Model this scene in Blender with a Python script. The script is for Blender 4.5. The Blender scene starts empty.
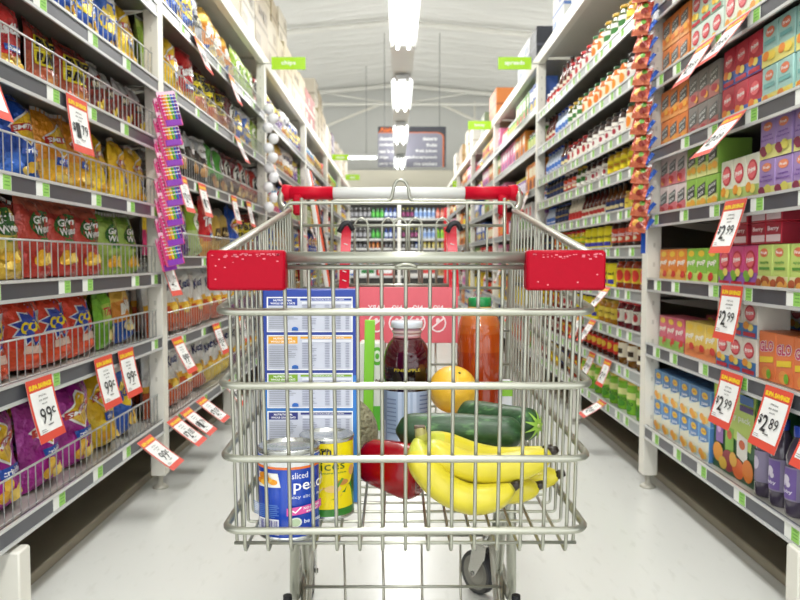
import bpy, math, random
from mathutils import Vector, Matrix
random.seed(7)
S = bpy.context.scene
COL = S.collection
PI = math.pi
R = math.radians
# ---------------------------------------------------------------- camera, light, exposure
F_PX = 775.0
PITCH = math.atan(41/F_PX); YAW = math.atan(3/F_PX); CAMZ = 0.85
cd = bpy.data.cameras.new('camera'); cam = bpy.data.objects.new('camera', cd); COL.objects.link(cam)
cam.location = (0, 0, CAMZ); cam.rotation_euler = (PI/2-PITCH, 0, -YAW)
cd.sensor_width = 36; cd.lens = F_PX/800*36; cd.clip_start = 0.02; cd.clip_end = 100
cd.dof.use_dof = True; cd.dof.focus_distance = 1.22; cd.dof.aperture_fstop = 9.0
S.camera = cam
S.view_settings.view_transform = 'Standard'; S.view_settings.look = 'None'
S.view_settings.gamma = 1; S.view_settings.use_curve_mapping = False
S.view_settings.exposure = 0.95
w = bpy.data.worlds.new('world'); S.world = w; w.use_nodes = True
w.node_tree.nodes['Background'].inputs[0].default_value = (0.96, 0.98, 1.0, 1)
w.node_tree.nodes['Background'].inputs[1].default_value = 1.2
LAMP_W = 18.0
# the aisle's own row of twin-tube light fittings: z 2.95, one every 3.25 m
FIX_Z = 2.95
FIX_Y = [-3.0, 0.25, 3.35, 6.78, 9.95, 13.05, 16.85]
for fy in FIX_Y:
    ld = bpy.data.lights.new('tube_light', 'AREA'); ld.shape = 'RECTANGLE'; ld.size = 0.3; ld.size_y = 1.8
    ld.energy = LAMP_W*(1.0 if fy > -1 else 2.2); ld.color = (1, 0.99, 0.96)
    lo = bpy.data.objects.new('tube_light', ld); COL.objects.link(lo); lo.location = (0.06, fy, FIX_Z-0.09)
# invented upward fill lamps in three rows, added to brighten the roof
for ux in (-3.6, 0.06, 3.6):
    for fy in (2.0, 6.78, 11.5, 16.85, 21.0):
        ld = bpy.data.lights.new('roof_fill_light', 'AREA'); ld.shape = 'RECTANGLE'; ld.size = 0.3; ld.size_y = 1.8
        ld.energy = 9.5; ld.color = (1, 0.99, 0.96)
        lo = bpy.data.objects.new('roof_fill_light', ld); COL.objects.link(lo); lo.location = (ux, fy, FIX_Z+0.12); lo.rotation_euler = (PI, 0, 0)

def at(px, py, Y):
    """the point at depth Y seen at a pixel of the 800x600 photo"""
    a = (px-400)/F_PX; b = (300-py)/F_PX
    fy = math.cos(PITCH)+b*math.sin(PITCH); up = b*math.cos(PITCH)-math.sin(PITCH)
    X = a*math.cos(YAW)+fy*math.sin(YAW); YY = fy*math.cos(YAW)-a*math.sin(YAW)
    s = Y/YY
    return Vector((X*s, Y, CAMZ+up*s))

# ---------------------------------------------------------------- colours and materials
def lin(c): return c/12.92 if c <= 0.04045 else ((c+0.055)/1.055)**2.4
def C(h):
    if not isinstance(h, str): return h
    return tuple(lin(int(h[i:i+2], 16)/255) for i in (0, 2, 4))+(1.0,)

def mk(name, rough=0.5, metal=0.0, bump=0.0, bscale=40, vary=0.0, trans=0.0, spec=0.5, coat=0.0, alpha=1.0, emit=0, base=None, rvary=0.0):
    m = bpy.data.materials.new(name); m.use_nodes = True
    N = m.node_tree.nodes; L = m.node_tree.links; b = N['Principled BSDF']
    at_ = N.new('ShaderNodeAttribute'); at_.attribute_name = 'Col'
    src = at_.outputs['Color']
    if base:
        rgb = N.new('ShaderNodeRGB'); rgb.outputs[0].default_value = C(base); src = rgb.outputs[0]
    tc = N.new('ShaderNodeTexCoord')
    nz = N.new('ShaderNodeTexNoise'); nz.inputs['Scale'].default_value = bscale; nz.inputs['Detail'].default_value = 3
    L.new(tc.outputs['Object'], nz.inputs['Vector'])
    if vary:
        mx = N.new('ShaderNodeMix'); mx.data_type = 'RGBA'; mx.blend_type = 'MULTIPLY'
        mr = N.new('ShaderNodeMapRange'); mr.inputs['To Min'].default_value = 1-vary; mr.inputs['To Max'].default_value = 1+vary*0.3
        L.new(nz.outputs['Fac'], mr.inputs['Value'])
        mx.inputs['Factor'].default_value = 1.0
        L.new(src, mx.inputs['A']); L.new(mr.outputs[0], mx.inputs['B']); src = mx.outputs['Result']
    L.new(src, b.inputs['Base Color'])
    if bump:
        bp = N.new('ShaderNodeBump'); bp.inputs['Strength'].default_value = bump; bp.inputs['Distance'].default_value = 0.02
        L.new(nz.outputs['Fac'], bp.inputs['Height']); L.new(bp.outputs[0], b.inputs['Normal'])
    b.inputs['Roughness'].default_value = rough; b.inputs['Metallic'].default_value = metal
    if rvary:
        mr2 = N.new('ShaderNodeMapRange'); mr2.inputs['To Min'].default_value = rough-rvary; mr2.inputs['To Max'].default_value = rough+rvary
        L.new(nz.outputs['Fac'], mr2.inputs['Value']); L.new(mr2.outputs[0], b.inputs['Roughness'])
    b.inputs['Transmission Weight'].default_value = trans
    b.inputs['Specular IOR Level'].default_value = spec
    b.inputs['Coat Weight'].default_value = coat; b.inputs['Alpha'].default_value = alpha
    if emit:
        b.inputs['Emission Color'].default_value = (1, 1, 0.98, 1); b.inputs['Emission Strength'].default_value = emit
    return m
M = dict(
 card=mk('printed_card', 0.42, vary=0.06, bscale=30),
 paper=mk('printed_paper', 0.6, vary=0.04),
 foil=mk('crinkled_foil', 0.22, metal=0.22, bump=1.0, bscale=22, vary=0.12, coat=0.3),
 gloss=mk('glossy_plastic', 0.22, vary=0.05, coat=0.2),
 jar=mk('filled_glass', 0.07, vary=0.05, coat=0.6),
 tin=mk('tin_metal', 0.25, metal=0.9, bump=0.05, bscale=60),
 wire=mk('plated_wire', 0.30, metal=0.72, vary=0.04, bscale=25, rvary=0.03),
 shelf=mk('enamelled_steel', 0.38, metal=0.25, vary=0.08, bscale=12),
 enamel=mk('white_enamel', 0.35, vary=0.05, bscale=9),
 rail=mk('rail_aluminium', 0.3, metal=0.35, vary=0.06),
 red=mk('worn_red_plastic', 0.42, bump=0.04, bscale=160, vary=0.10, spec=0.12),
 skin=mk('fruit_skin', 0.38, bump=0.10, bscale=120, vary=0.10),
 wax=mk('waxy_skin', 0.2, bump=0.05, bscale=40, vary=0.15, spec=.35, coat=.15),
 dull=mk('dull_rubber', 0.6, vary=0.1),
 clear=mk('clear_glass', 0.03, trans=1.0, base='F4F8F6'),
 tube=mk('lit_tube', 0.3, emit=7, base='FFFFFF'),
)

# ---------------------------------------------------------------- mesh builder
_text_cache = {}
def text_mesh(s, bold=0.0):
    k = (s, bold)
    if k not in _text_cache:
        cu = bpy.data.curves.new('lettering', 'FONT'); cu.body = s; cu.resolution_u = 2; cu.offset = bold
        ob = bpy.data.objects.new('lettering', cu)
        me = bpy.data.meshes.new_from_object(ob)
        vs = [v.co.copy() for v in me.vertices]; fs = [tuple(p.vertices) for p in me.polygons]
        x0 = min(v.x for v in vs); x1 = max(v.x for v in vs); y0 = min(v.y for v in vs); y1 = max(v.y for v in vs)
        vs = [((v.x-x0)/(x1-x0), (v.y-y0)/(y1-y0)) for v in vs]
        _text_cache[k] = (vs, fs, (x1-x0)/(y1-y0))
        bpy.data.objects.remove(ob); bpy.data.meshes.remove(me); bpy.data.curves.remove(cu)
    return _text_cache[k]

def fillet(pts, r, n=5, closed=False):
    pts = [Vector(p) for p in pts]; out = []
    N = len(pts)
    for i, p in enumerate(pts):
        if not closed and i in (0, N-1): out.append(p); continue
        a = pts[i-1]; b = pts[(i+1) % N]
        da = (a-p); db = (b-p); rr = min(r, da.length*0.49, db.length*0.49)
        if da.length < 1e-6 or db.length < 1e-6: continue
        A = p+da.normalized()*rr; B = p+db.normalized()*rr
        for k in range(n+1):
            t = k/n; out.append(A*(1-t)**2+p*2*t*(1-t)+B*t*t)
    return out

class MB:
    def __init__(s): s.v = []; s.f = []; s.c = []; s.sm = []; s.mi = []; s.cm = 0
    def face(s, idx, col, smooth=False): s.f.append(idx); s.c.append(C(col)); s.sm.append(smooth); s.mi.append(s.cm)
    def box(s, c, d, col, bev=0.0, rot=None, cols=None, flat=True):
        x, y, z = d[0]/2, d[1]/2, d[2]/2; c = Vector(c); b = min(bev, x*.9, y*.9, z*.9)
        Q = (lambda p: c+(rot@Vector(p) if rot else Vector(p)))
        if b <= 0:
            o = len(s.v)
            for sx in (-x, x):
                for sy in (-y, y):
                    for sz in (-z, z): s.v.append(Q((sx, sy, sz)))
            for k, f in enumerate(((0,1,3,2), (4,6,7,5), (0,4,5,1), (2,3,7,6), (0,2,6,4), (1,5,7,3))):
                s.face([o+i for i in f], cols[k] if cols else col)
            return s
        # bevelled: three slabs of corner points
        o = len(s.v); P = {}
        for ix, sx in enumerate((-1, 1)):
            for iy, sy in enumerate((-1, 1)):
                for iz, sz in enumerate((-1, 1)):
                    for a in range(3):
                        q = [sx*(x-b), sy*(y-b), sz*(z-b)]; q[a] = (x, y, z)[a]*(sx, sy, sz)[a]
                        P[(ix, iy, iz, a)] = len(s.v); s.v.append(Q(q))
        for a in range(3):
            for sg in (0, 1):
                def key(p, q):
                    k = [0, 0, 0]; k[a] = sg; k[(a+1) % 3] = p; k[(a+2) % 3] = q; return P[(k[0], k[1], k[2], a)]
                f = [key(0, 0), key(1, 0), key(1, 1), key(0, 1)]
                if sg == 0: f.reverse()
                s.face(f, cols[a*2+sg] if cols else col, not flat)
        for a in range(3):   # edges along axis a
            b1, c1 = (a+1) % 3, (a+2) % 3
            for sb in (0, 1):
                for sc_ in (0, 1):
                    def kk(sa, w_):
                        k = [0, 0, 0]; k[a] = sa; k[b1] = sb; k[c1] = sc_; return P[(k[0], k[1], k[2], w_)]
                    f = [kk(0, b1), kk(1, b1), kk(1, c1), kk(0, c1)]
                    if sb == sc_: f.reverse()
                    s.face(f, col, True)
        for ix in (0, 1):
            for iy in (0, 1):
                for iz in (0, 1):
                    f = [P[(ix, iy, iz, 0)], P[(ix, iy, iz, 1)], P[(ix, iy, iz, 2)]]
                    if (ix+iy+iz) % 2 == 0: f.reverse()
                    s.face(f, col, True)
        return s
    def tube(s, pts, r, col, n=8, closed=False, cap=True, rad=None, cols=None):
        pts = [Vector(p) for p in pts]; N = len(pts); o = len(s.v)
        T = []
        for i in range(N):
            a = pts[i-1] if (i > 0 or closed) else pts[i]; b = pts[(i+1) % N] if (i < N-1 or closed) else pts[i]
            t = (b-a); T.append(t.normalized() if t.length > 1e-9 else Vector((0, 0, 1)))
        up = Vector((0, 0, 1)) if abs(T[0].z) < 0.9 else Vector((1, 0, 0))
        nrm = (up-T[0]*up.dot(T[0])).normalized()
        for i in range(N):
            if i: nrm = nrm-T[i]*nrm.dot(T[i]); nrm = nrm.normalized() if nrm.length > 1e-6 else Vector((1, 0, 0))
            bn = T[i].cross(nrm); rr = rad[i] if rad else r
            for k in range(n):
                a = 2*PI*k/n; s.v.append(pts[i]+(nrm*math.cos(a)+bn*math.sin(a))*rr)
        for i in range(N if closed else N-1):
            j = (i+1) % N
            for k in range(n):
                l = (k+1) % n; s.face([o+i*n+k, o+i*n+l, o+j*n+l, o+j*n+k], cols[i] if cols else col, True)
        if cap and not closed:
            s.face([o+k for k in range(n)][::-1], cols[0] if cols else col); s.face([o+(N-1)*n+k for k in range(n)], cols[-1] if cols else col)
        return s
    def lathe(s, prof, col, n=16, c=(0, 0, 0), cols=None, smooth=True, lobes=None):
        c = Vector(c); o = len(s.v); m = len(prof)
        for r, z in prof:
            for k in range(n):
                a = 2*PI*k/n; q = r*(lobes(a, z) if lobes else 1)
                s.v.append(c+Vector((math.cos(a)*q, math.sin(a)*q, z)))
        for i in range(m-1):
            for k in range(n):
                l = (k+1) % n; s.face([o+i*n+k, o+i*n+l, o+(i+1)*n+l, o+(i+1)*n+k], cols[i] if cols else col, smooth)
        if prof[0][0] > 1e-5: s.face([o+k for k in range(n)][::-1], cols[0] if cols else col)
        if prof[-1][0] > 1e-5: s.face([o+(m-1)*n+k for k in range(n)], cols[-1] if cols else col)
        return s
    def grid(s, fn, nu, nv, col, smooth=True, flip=False):
        o = len(s.v)
        for j in range(nv+1):
            for i in range(nu+1): s.v.append(Vector(fn(i/nu, j/nv)))
        for j in range(nv):
            for i in range(nu):
                q = [o+j*(nu+1)+i, o+j*(nu+1)+i+1, o+(j+1)*(nu+1)+i+1, o+(j+1)*(nu+1)+i]
                s.face(q[::-1] if flip else q, col((i+.5)/nu, (j+.5)/nv) if callable(col) else col, smooth)
        return s
    def layers(s, mp, L, d0=0.0006, dd=0.00035, curved=False):
        """print a list of flat shapes on a surface mp(u, v, offset)"""
        for k, l in enumerate(L):
            d = d0+dd*k; t = l[0]
            if t == 'q':
                _, x0, y0, x1, y1, col = l; n = max(1, int(abs(x1-x0)*12)) if curved else 1; m_ = max(1, int(abs(y1-y0)*10)) if curved == 2 else 1
                s.grid(lambda u, v: mp(x0+(x1-x0)*u, y0+(y1-y0)*v, d), n, m_, col)
            elif t == 'p':
                P4 = l[1]; col = l[2]; n = 6 if curved else 1
                s.grid(lambda u, v: mp(*[(P4[0][i]*(1-u)+P4[1][i]*u)*(1-v)+(P4[3][i]*(1-u)+P4[2][i]*u)*v for i in (0, 1)], d), n, n, col)
            elif t == 'e':
                _, cx, cy, rx, ry, col = l; n = 14; o = len(s.v); s.v.append(Vector(mp(cx, cy, d)))
                for ring in ((0.5, 1) if curved else (1,)):
                    for i in range(n): a = 2*PI*i/n; s.v.append(Vector(mp(cx+rx*ring*math.cos(a), cy+ry*ring*math.sin(a), d)))
                for i in range(n):
                    j = (i+1) % n; s.face([o, o+1+i, o+1+j], col, True)
                    if curved: s.face([o+1+i, o+1+n+i, o+1+n+j, o+1+j], col, True)
            elif t == 's':   # star burst
                _, cx, cy, rx, ry, npt, inner, col = l; o = len(s.v); s.v.append(Vector(mp(cx, cy, d)))
                for i in range(npt*2):
                    a = PI*i/npt+0.2; q = 1 if i % 2 == 0 else inner
                    s.v.append(Vector(mp(cx+rx*q*math.cos(a), cy+ry*q*math.sin(a), d)))
                for i in range(npt*2): s.face([o, o+1+i, o+1+(i+1) % (npt*2)], col)
            elif t == 'g':   # polygon (fan about its first point)
                o = len(s.v)
                for p in l[1]: s.v.append(Vector(mp(p[0], p[1], d)))
                for i in range(1, len(l[1])-1): s.face([o, o+i, o+i+1], l[2])
            elif t == 't':   # text: string, centre x, centre y, width, height, colour, [rotation rise, bold]
                _, st, cx, cy, w_, h_, col = l[:7]; rise = l[7] if len(l) > 7 else 0; bold = l[8] if len(l) > 8 else 0.02
                vs, fs, asp = text_mesh(st, bold); o = len(s.v)
                for (a, b) in vs: s.v.append(Vector(mp(cx+(a-.5)*w_, cy+(b-.5)*h_+rise*(a-.5), d)))
                for f in fs: s.face([o+i for i in f], col)
        return s
    def mesh(s, name, mats):
        me = bpy.data.meshes.new(name)
        me.from_pydata([tuple(v) for v in s.v], [], s.f)
        mats = mats if isinstance(mats, (list, tuple)) else [mats]
        for m in mats: me.materials.append(M[m] if isinstance(m, str) else m)
        me.polygons.foreach_set('use_smooth', s.sm); me.polygons.foreach_set('material_index', s.mi)
        ca = me.color_attributes.new('Col', 'FLOAT_COLOR', 'CORNER')
        buf = []
        for f, c in zip(s.f, s.c): buf.extend(c*len(f))
        ca.data.foreach_set('color', buf)
        me.update(); return me
    def build(s, name, mats, parent=None, **kw):
        return link(name, s.mesh(name, mats), parent, **kw)

def link(name, data, parent=None, loc=(0, 0, 0), rot=(0, 0, 0), sc=1, label=None, cat=None, group=None, kind=None):
    o = bpy.data.objects.new(name, data); COL.objects.link(o); o.parent = parent
    o.location = loc; o.rotation_euler = rot; o.scale = (sc, sc, sc) if not isinstance(sc, tuple) else sc
    if label: o['label'] = label
    if cat: o['category'] = cat
    if group: o['group'] = group
    if kind: o['kind'] = kind
    return o
def struct(name, mb, mats, **kw): return mb.build(name, mats, kind='structure', **kw)

ORD = 'first second third fourth fifth sixth seventh eighth ninth tenth eleventh twelfth thirteenth fourteenth fifteenth sixteenth seventeenth eighteenth nineteenth twentieth'.split()
ORD += ['twenty-'+o for o in ORD[:9]]+['thirtieth']+['thirty-'+o for o in ORD[:9]]+['fortieth']+['forty-'+o for o in ORD[:9]]

# ---------------------------------------------------------------- setting
XL, XR = -0.865, 0.92          # shelf fronts either side of the aisle
YB = 24.0
def floor_mat():
    m = mk('vinyl_floor', 0.22, vary=0.03, bscale=1.3, base='E2E3DE', rvary=0.05)
    N = m.node_tree.nodes; L = m.node_tree.links; b = N['Principled BSDF']
    # sparse pale scuffs
    tc = N.new('ShaderNodeTexCoord'); mp = N.new('ShaderNodeMapping'); mp.inputs['Scale'].default_value = (9, 2.5, 1)
    nz = N.new('ShaderNodeTexNoise'); nz.inputs['Scale'].default_value = 4; nz.inputs['Detail'].default_value = 8
    L.new(tc.outputs['Object'], mp.inputs[0]); L.new(mp.outputs[0], nz.inputs['Vector'])
    cr = N.new('ShaderNodeValToRGB'); cr.color_ramp.elements[0].position = 0.30; cr.color_ramp.elements[0].color = (.93, .93, .92, 1)
    cr.color_ramp.elements[1].position = 0.42; cr.color_ramp.elements[1].color = (1, 1, 1, 1)
    L.new(nz.outputs['Fac'], cr.inputs[0])
    mx = N.new('ShaderNodeMix'); mx.data_type = 'RGBA'; mx.blend_type = 'MULTIPLY'; mx.inputs['Factor'].default_value = 1
    old = b.inputs['Base Color'].links[0].from_socket
    L.new(old, mx.inputs['A']); L.new(cr.outputs[0], mx.inputs['B']); L.new(mx.outputs['Result'], b.inputs['Base Color'])
    return m
M['floor'] = floor_mat()
struct('floor', MB().box((0, 9, -0.05), (30, 36, 0.1), 'E2E3DE'), 'floor')
def ceil_mat():
    m = mk('foil_insulation', 0.5, metal=0.08, bump=0.6, bscale=1.8, vary=0.10, base='EEEDE8')
    N = m.node_tree.nodes; L = m.node_tree.links
    nz = [n for n in N if n.bl_idname == 'ShaderNodeTexNoise'][0]; tc = [n for n in N if n.bl_idname == 'ShaderNodeTexCoord'][0]
    [n for n in N if n.bl_idname == 'ShaderNodeBump'][0].inputs['Distance'].default_value = .35
    nz.inputs['Detail'].default_value = 7
    mp = N.new('ShaderNodeMapping'); mp.inputs['Scale'].default_value = (0.5, 1.6, 1)
    L.new(tc.outputs['Object'], mp.inputs[0]); L.new(mp.outputs[0], nz.inputs['Vector'])
    return m
M['foilroof'] = ceil_mat()
RIDGE, EAVE = 6.1, 4.7
b = MB()
for sx in (-1, 1):
    b.grid(lambda u, v: (sx*15*u, -8+34*v, RIDGE-(RIDGE-EAVE)*u), 8, 20, 'D6D5CF', flip=(sx > 0))
struct('ceiling', b, 'foilroof')
b = MB()
b.box((0, YB+.1, 3.2), (30, .2, 6.4), 'BDBEB8')
struct('wall_back', b, mk('painted_wall', 0.7, vary=0.05, bscale=2, base='D2D2CC'))
b = MB().box((0, YB-1.2, 2.78), (30, .2, 1.3), 'E6E0CC')
struct('trim_1', b, mk('cream_bulkhead', 0.6, vary=0.04, base='E4DECA'))
b = MB().box((0, YB-1.0, 3.45), (30, .06, 0.03), '6A6C66')
struct('trim_2', b, 'enamel')
# low plinths under both runs of shelving
b = MB().box((XL-.085-.5, 8, .016), (1.0, 15.5, .032), '7D776A', .004)
struct('trim_3', b, mk('taupe_plinth', 0.5, vary=0.25, bscale=5, base='9A927E'))
b = MB().box((XR+.085+.5, 8, .016), (1.0, 15.5, .032), '7D776A', .004)
struct('trim_4', b, 'taupe_plinth' if False else bpy.data.materials['taupe_plinth'])

def truss(Y, web=True):
    roofz = lambda x: RIDGE-(RIDGE-EAVE)*abs(x)/15
    r = link('roof_truss', None, label='', cat='roof truss')
    b = MB()
    for sx in (-1, 1): b.tube([(0, Y, RIDGE-.12), (sx*15, Y, EAVE-.12)], .06, 'E6E4DA', 6)
    b.build('top_chord', 'enamel', r)
    if web:
        MB().tube([(-7.4, Y, 5.42), (7.4, Y, 5.42)], .05, 'E6E4DA', 6).build('bottom_chord', 'enamel', r)
        for x in (-4.5, 0, 4.5): MB().tube([(x, Y, 5.42), (x, Y, roofz(x)-.12)], .035, 'E0DED4', 6).build('post', 'enamel', r)
        for x0, x1 in ((0, 2.25), (0, -2.25), (4.5, 2.25), (-4.5, -2.25), (4.5, 6.7), (-4.5, -6.7)):
            MB().tube([(x0, Y, 5.42), (x1, Y, roofz(x1)-.12)], .028, 'E0DED4', 6).build('brace', 'enamel', r)
    return r
for Y, web, nm in ((17.1, False, 'cream roof beam with no web, nearest the camera'), (23.2, True, 'cream steel roof truss with diagonal braces above the aisle sign')):
    t = truss(Y, web); t['label'] = nm; t['group'] = 'roof trusses'
for x0, z0, x1, z1 in ((-.5, 5.42, -4.3, 3.9), (1.3, 5.42, 4.6, 3.9)):
    MB().tube([(x0, 23.2, z0), (x1, 23.2, z1)], .045, 'ECE9DC', 6).build('wind_brace', 'enamel', t)
for x in (-4.4, -2.2, 2.3, 4.6): MB().tube([(x, 23.2, 5.5), (x, 23.2, 2.9)], .03, 'ECE9DC', 6).build('wall_post', 'enamel', t)
# light fittings on a continuous trunking
MB().box((0.06, 6.9, FIX_Z+.07), (.10, 21.6, .05), 'EFF0EE').box((0.06, 6.9, FIX_Z+.042), (.24, 21.6, .006), 'E2E3E0').build('light_trunking', 'enamel', label='long white lighting trunking running down the middle of the aisle', cat='light fitting')
names = ['behind the camera', 'overhead, out of view', 'just above the photo top', 'brightest at the top of the photo', 'second down from the photo top', 'just above the aisle sign', 'farthest, low before the aisle sign']
for fy, nm in zip(FIX_Y, names):
    r = link('fluorescent_light', None, loc=(0.06, fy, FIX_Z), label='twin-tube fluorescent fitting on the trunking, '+nm, cat='ceiling light', group='aisle light fittings')
    MB().box((0, 0, -.005), (.16, 1.85, .05), 'B4B6B4', .01).build('body', 'enamel', r)
    for sx in (-1, 1):
        MB().tube([(sx*.055, -.88, -.052), (sx*.055, .88, -.052)], .014, 'FFFFFF', 10).build('tube', 'tube', r)
        MB().grid(lambda u, v: (sx*(.085+.045*u), -.92+1.84*v, -.02-.035*u), 1, 1, 'A4A6A4').build('reflector', 'enamel', r)
        for e in (-1, 1): MB().box((sx*.055, e*.9, -.04), (.03, .03, .05), 'DDDDDA', .003).build('tube_holder', 'enamel', r)
for ux, sd in ((-3.6, 'left'), (3.6, 'right')):  # unseen trunking added as a body for the side rows of fill lamps
    MB().box((0, 6.9, .07), (.12, 30, .05), 'EFF0EE').build('light_trunking', 'enamel', loc=(ux, 0, FIX_Z), label='white trunking added out of view to carry the roof fill lamps, %s' % sd, cat='light fitting')
r = link('fluorescent_light', None, loc=(-2.0, 20.5, 3.55), rot=(0, 0, PI/2), label='fluorescent fitting seen side-on to the left of the aisle sign', cat='ceiling light')
MB().box((0, 0, 0), (.16, 3.0, .06), 'F4F5F3', .01).build('body', 'enamel', r)
MB().tube([(0, -1.45, -.05), (0, 1.45, -.05)], .03, 'FFFFFF', 10).build('tube', 'tube', r)
for e in (-1.2, 1.2): MB().tube([(0, e, 0), (0, e, 2.32)], .008, '9A9B98', 5).build('hanger', 'wire', r)

# aisle sign
def flatmap(x0, z0, w_, h_, y=0.0):
    return lambda u, v, d: (x0+w_*u, y-d, z0+h_*v)
sg = at(378, 167, 17.9); se = at(446, 126.5, 17.9)
W_, H_ = se.x-sg.x, se.z-sg.z
r = link('aisle_sign', None, loc=(sg.x, 17.9, sg.z), label='dark grey hanging aisle sign with orange line and white list of goods', cat='sign')
sgn = MB().box((W_/2, .02, H_/2), (W_, .04, H_), '43444C', .004)
G = '9695A4'
arc = [(.86+.11*math.sin(a), .74+.12*math.cos(a)) for a in [i*PI/2/6 for i in range(7)]]
arc2 = [(.86+.09*math.sin(a), .74+.10*math.cos(a)) for a in [i*PI/2/6 for i in range(7)]]
L = [('g', [(0, 0), (0, .86)]+arc[:]+[(.97-.06, 0)][:0]+[(.97, 0)], 'F07A35'), ('g', [(0, 0), (0, .84)]+arc2+[(.95, 0)], G),
     ('t', 'Aisle', .13, .925, .22, .11, 'F07A35', 0, .035)]
for i, s_ in enumerate(('chocolates', 'confectionery', "nut 'n nibbles", 'chips', 'party goods')):
    w_ = .0265*len(s_); L.append(('t', s_, .02+w_/2, .70-.155*i, w_, .095, 'FFFFFF', 0, .035))
for i, s_ in enumerate(('desserts', 'fruits', 'fruit juices', 'jams/honey/spreads', 'rice crackers')):
    w_ = .0265*len(s_); L.append(('t', s_, .87-w_/2, .70-.155*i, w_, .095, 'FFFFFF', 0, .035))
# the flat-shape list is convex enough to fan from its first corner
sgn.layers(flatmap(0, 0, W_, H_), L, .002, .0015)
sgn.build('panel', 'gloss', r)
for x in (.15, W_-.15): MB().tube([(x, .02, H_), (x, .02, 5.98-sg.z)], .008, '8A8B88', 5).build('hanger', 'wire', r)

# ---------------------------------------------------------------- products: prototypes
PROTO = {}
def proto(kind, parts, cat, name): PROTO[kind] = (parts, cat, name)
def place(kind, loc, rz=0, tilt=0, sc=1, label='', group=None, lean=0):
    parts, cat, name = PROTO[kind]
    rot = (tilt, lean, rz)
    if len(parts) == 1: return link(name, parts[0][1], None, loc, rot, sc, label, cat, group)
    r = link(name, None, None, loc, rot, sc, label, cat, group)
    for p in parts: link(p[0], p[1], r)if len(p) == 2 else link(p[0], p[1], r, loc=p[2])
    return r

BH = {}
def bag_map(w_, h_, t_, seed):
    rr = random.Random(seed); ph = [rr.uniform(0, 6.28) for _ in range(6)]; k1 = rr.uniform(.8, 1.2)
    def surf(side):
        def fn(u, v, d=0.0):
            uu = min(max(u, 0), 1); vv = min(max(v, 0), 1)
            pr = min(1, (1-vv)/.22)**.7*min(1, (vv+.02)/.10)**.5*(1-.25*vv)
            cs = max(0, math.sin(PI*uu))**.75
            wr = (math.sin(9*uu+5*vv*k1+ph[0])+math.sin(15*vv-6*uu+ph[1])*.7+math.sin(22*uu+9*vv+ph[2])*.5+math.sin(13*vv+11*uu+ph[5])*.6)*.055*t_*cs
            crease = .16*t_*math.sin(17*uu+ph[3])*max(0, (vv-.6)/.4)*cs*(1-vv)*4
            y = (t_*.60*pr*cs+wr*min(1, (1-vv)*6)*min(1, vv*10+.2)+crease)
            x = (uu-.5)*w_*(1-.10*math.sin(PI*vv)**.6)+.01*w_*math.sin(9*vv+ph[4])
            z = h_*vv+.018*h_*math.sin(7*uu+ph[5])*vv-.03*h_*abs(uu-.5)*2*vv*(seed % 3)
            if vv > .93: y = .003*math.sin(uu*55)+.001
            return (x, -side*(y+d*1.0), z) if side > 0 else (x, y*.8+d, z)
        return fn
    return surf
def make_bag(kind, w_, h_, t_, base, L, seed=1, back=None, cat='snack bag', name='chip_bag', top=None):
    sf = bag_map(w_, h_, t_, seed); b = MB(); BH[kind] = h_
    nu, nv = 16, 22
    bands = base if isinstance(base, list) else [(0, base)]
    def cf(u, v):
        c = bands[0][1]
        for v0, cc in bands:
            if v+.05*math.sin(5*u+seed) >= v0: c = cc
        if v > .945: c = top or 'D8DADC' if (top or seed % 2) else c
        return c
    f = sf(1); g = sf(-1)
    b.grid(lambda u, v: f(u, v, 0), nu, nv, cf)
    b.grid(lambda u, v: g(u, v, 0), nu, nv, back or bands[-1][1], flip=True)
    b.layers(f, L, .0022, .0008, curved=2)
    proto(kind, [('bag', b.mesh(name, 'foil'))], cat, name)

def diamond(cx, cy, rx, ry, c1='F4E7B0', c2='E8BC22', band='C02A2A', txt="SMITH'S"):
    return [('p', [(cx, cy-ry), (cx+rx, cy), (cx, cy+ry), (cx-rx, cy)], 'FFFFFF'), ('p', [(cx, cy-ry*.88), (cx+rx*.88, cy), (cx, cy+ry*.88), (cx-rx*.88, cy)], c2),
            ('p', [(cx-rx*.9, cy-ry*.30), (cx+rx*.9, cy-ry*.02), (cx+rx*.9, cy+ry*.36), (cx-rx*.9, cy+ry*.08)], band),
            ('t', txt, cx, cy+.01, rx*1.6, ry*.25, 'FFFFFF', ry*.28, .03)]
def smith(base2='3'): pass
def chips(cx, cy, n, rx=.10, ry=.05, cols=('F0C040', 'E0A828', 'F6D468'), seed=3):
    r_ = random.Random(seed); return [('e', cx+r_.uniform(-.22, .22), cy+r_.uniform(-.07, .07), rx*r_.uniform(.7, 1.1), ry*r_.uniform(.8, 1.3), cols[i % len(cols)]) for i in range(n)]
def smiths(kind, col, col2, seed, w_=.21, h_=.27):
    make_bag(kind, w_, h_, .09, [(0, col2), (.33, col)], diamond(.5, .62, .38, .22)+[('q', .3, .30, .72, .40, '2B50A8'), ('t', 'crinkle', .51, .35, .34, .06, 'FFFFFF')]+chips(.5, .17, 6, seed=seed), seed)
smiths('smiths_blue', '1F4FB0', '2C66C4', 2, .24, .29); smiths('smiths_orange', 'E8941E', 'EDB32A', 3)
smiths('smiths_yellow', 'EBBE1C', 'F2CF35', 5); smiths('smiths_magenta', 'A0248C', 'B4309C', 8, .22, .26)
make_bag('burger', .23, .27, .08, [(0, 'B4532C'), (.5, 'A83A28'), (.8, '8E2A24')],
  [('q', .12, .60, .88, .80, 'F2E12A'), ('q', .12, .38, .80, .59, 'F2E12A'), ('t', 'BURGER', .5, .70, .70, .15, '17150F', 0, .05), ('t', 'RINGS', .46, .485, .60, .15, '17150F', 0, .05)]+chips(.5, .2, 6, .11, .05, ('C87838', 'B05A28', 'D89048')), 4)
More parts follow.
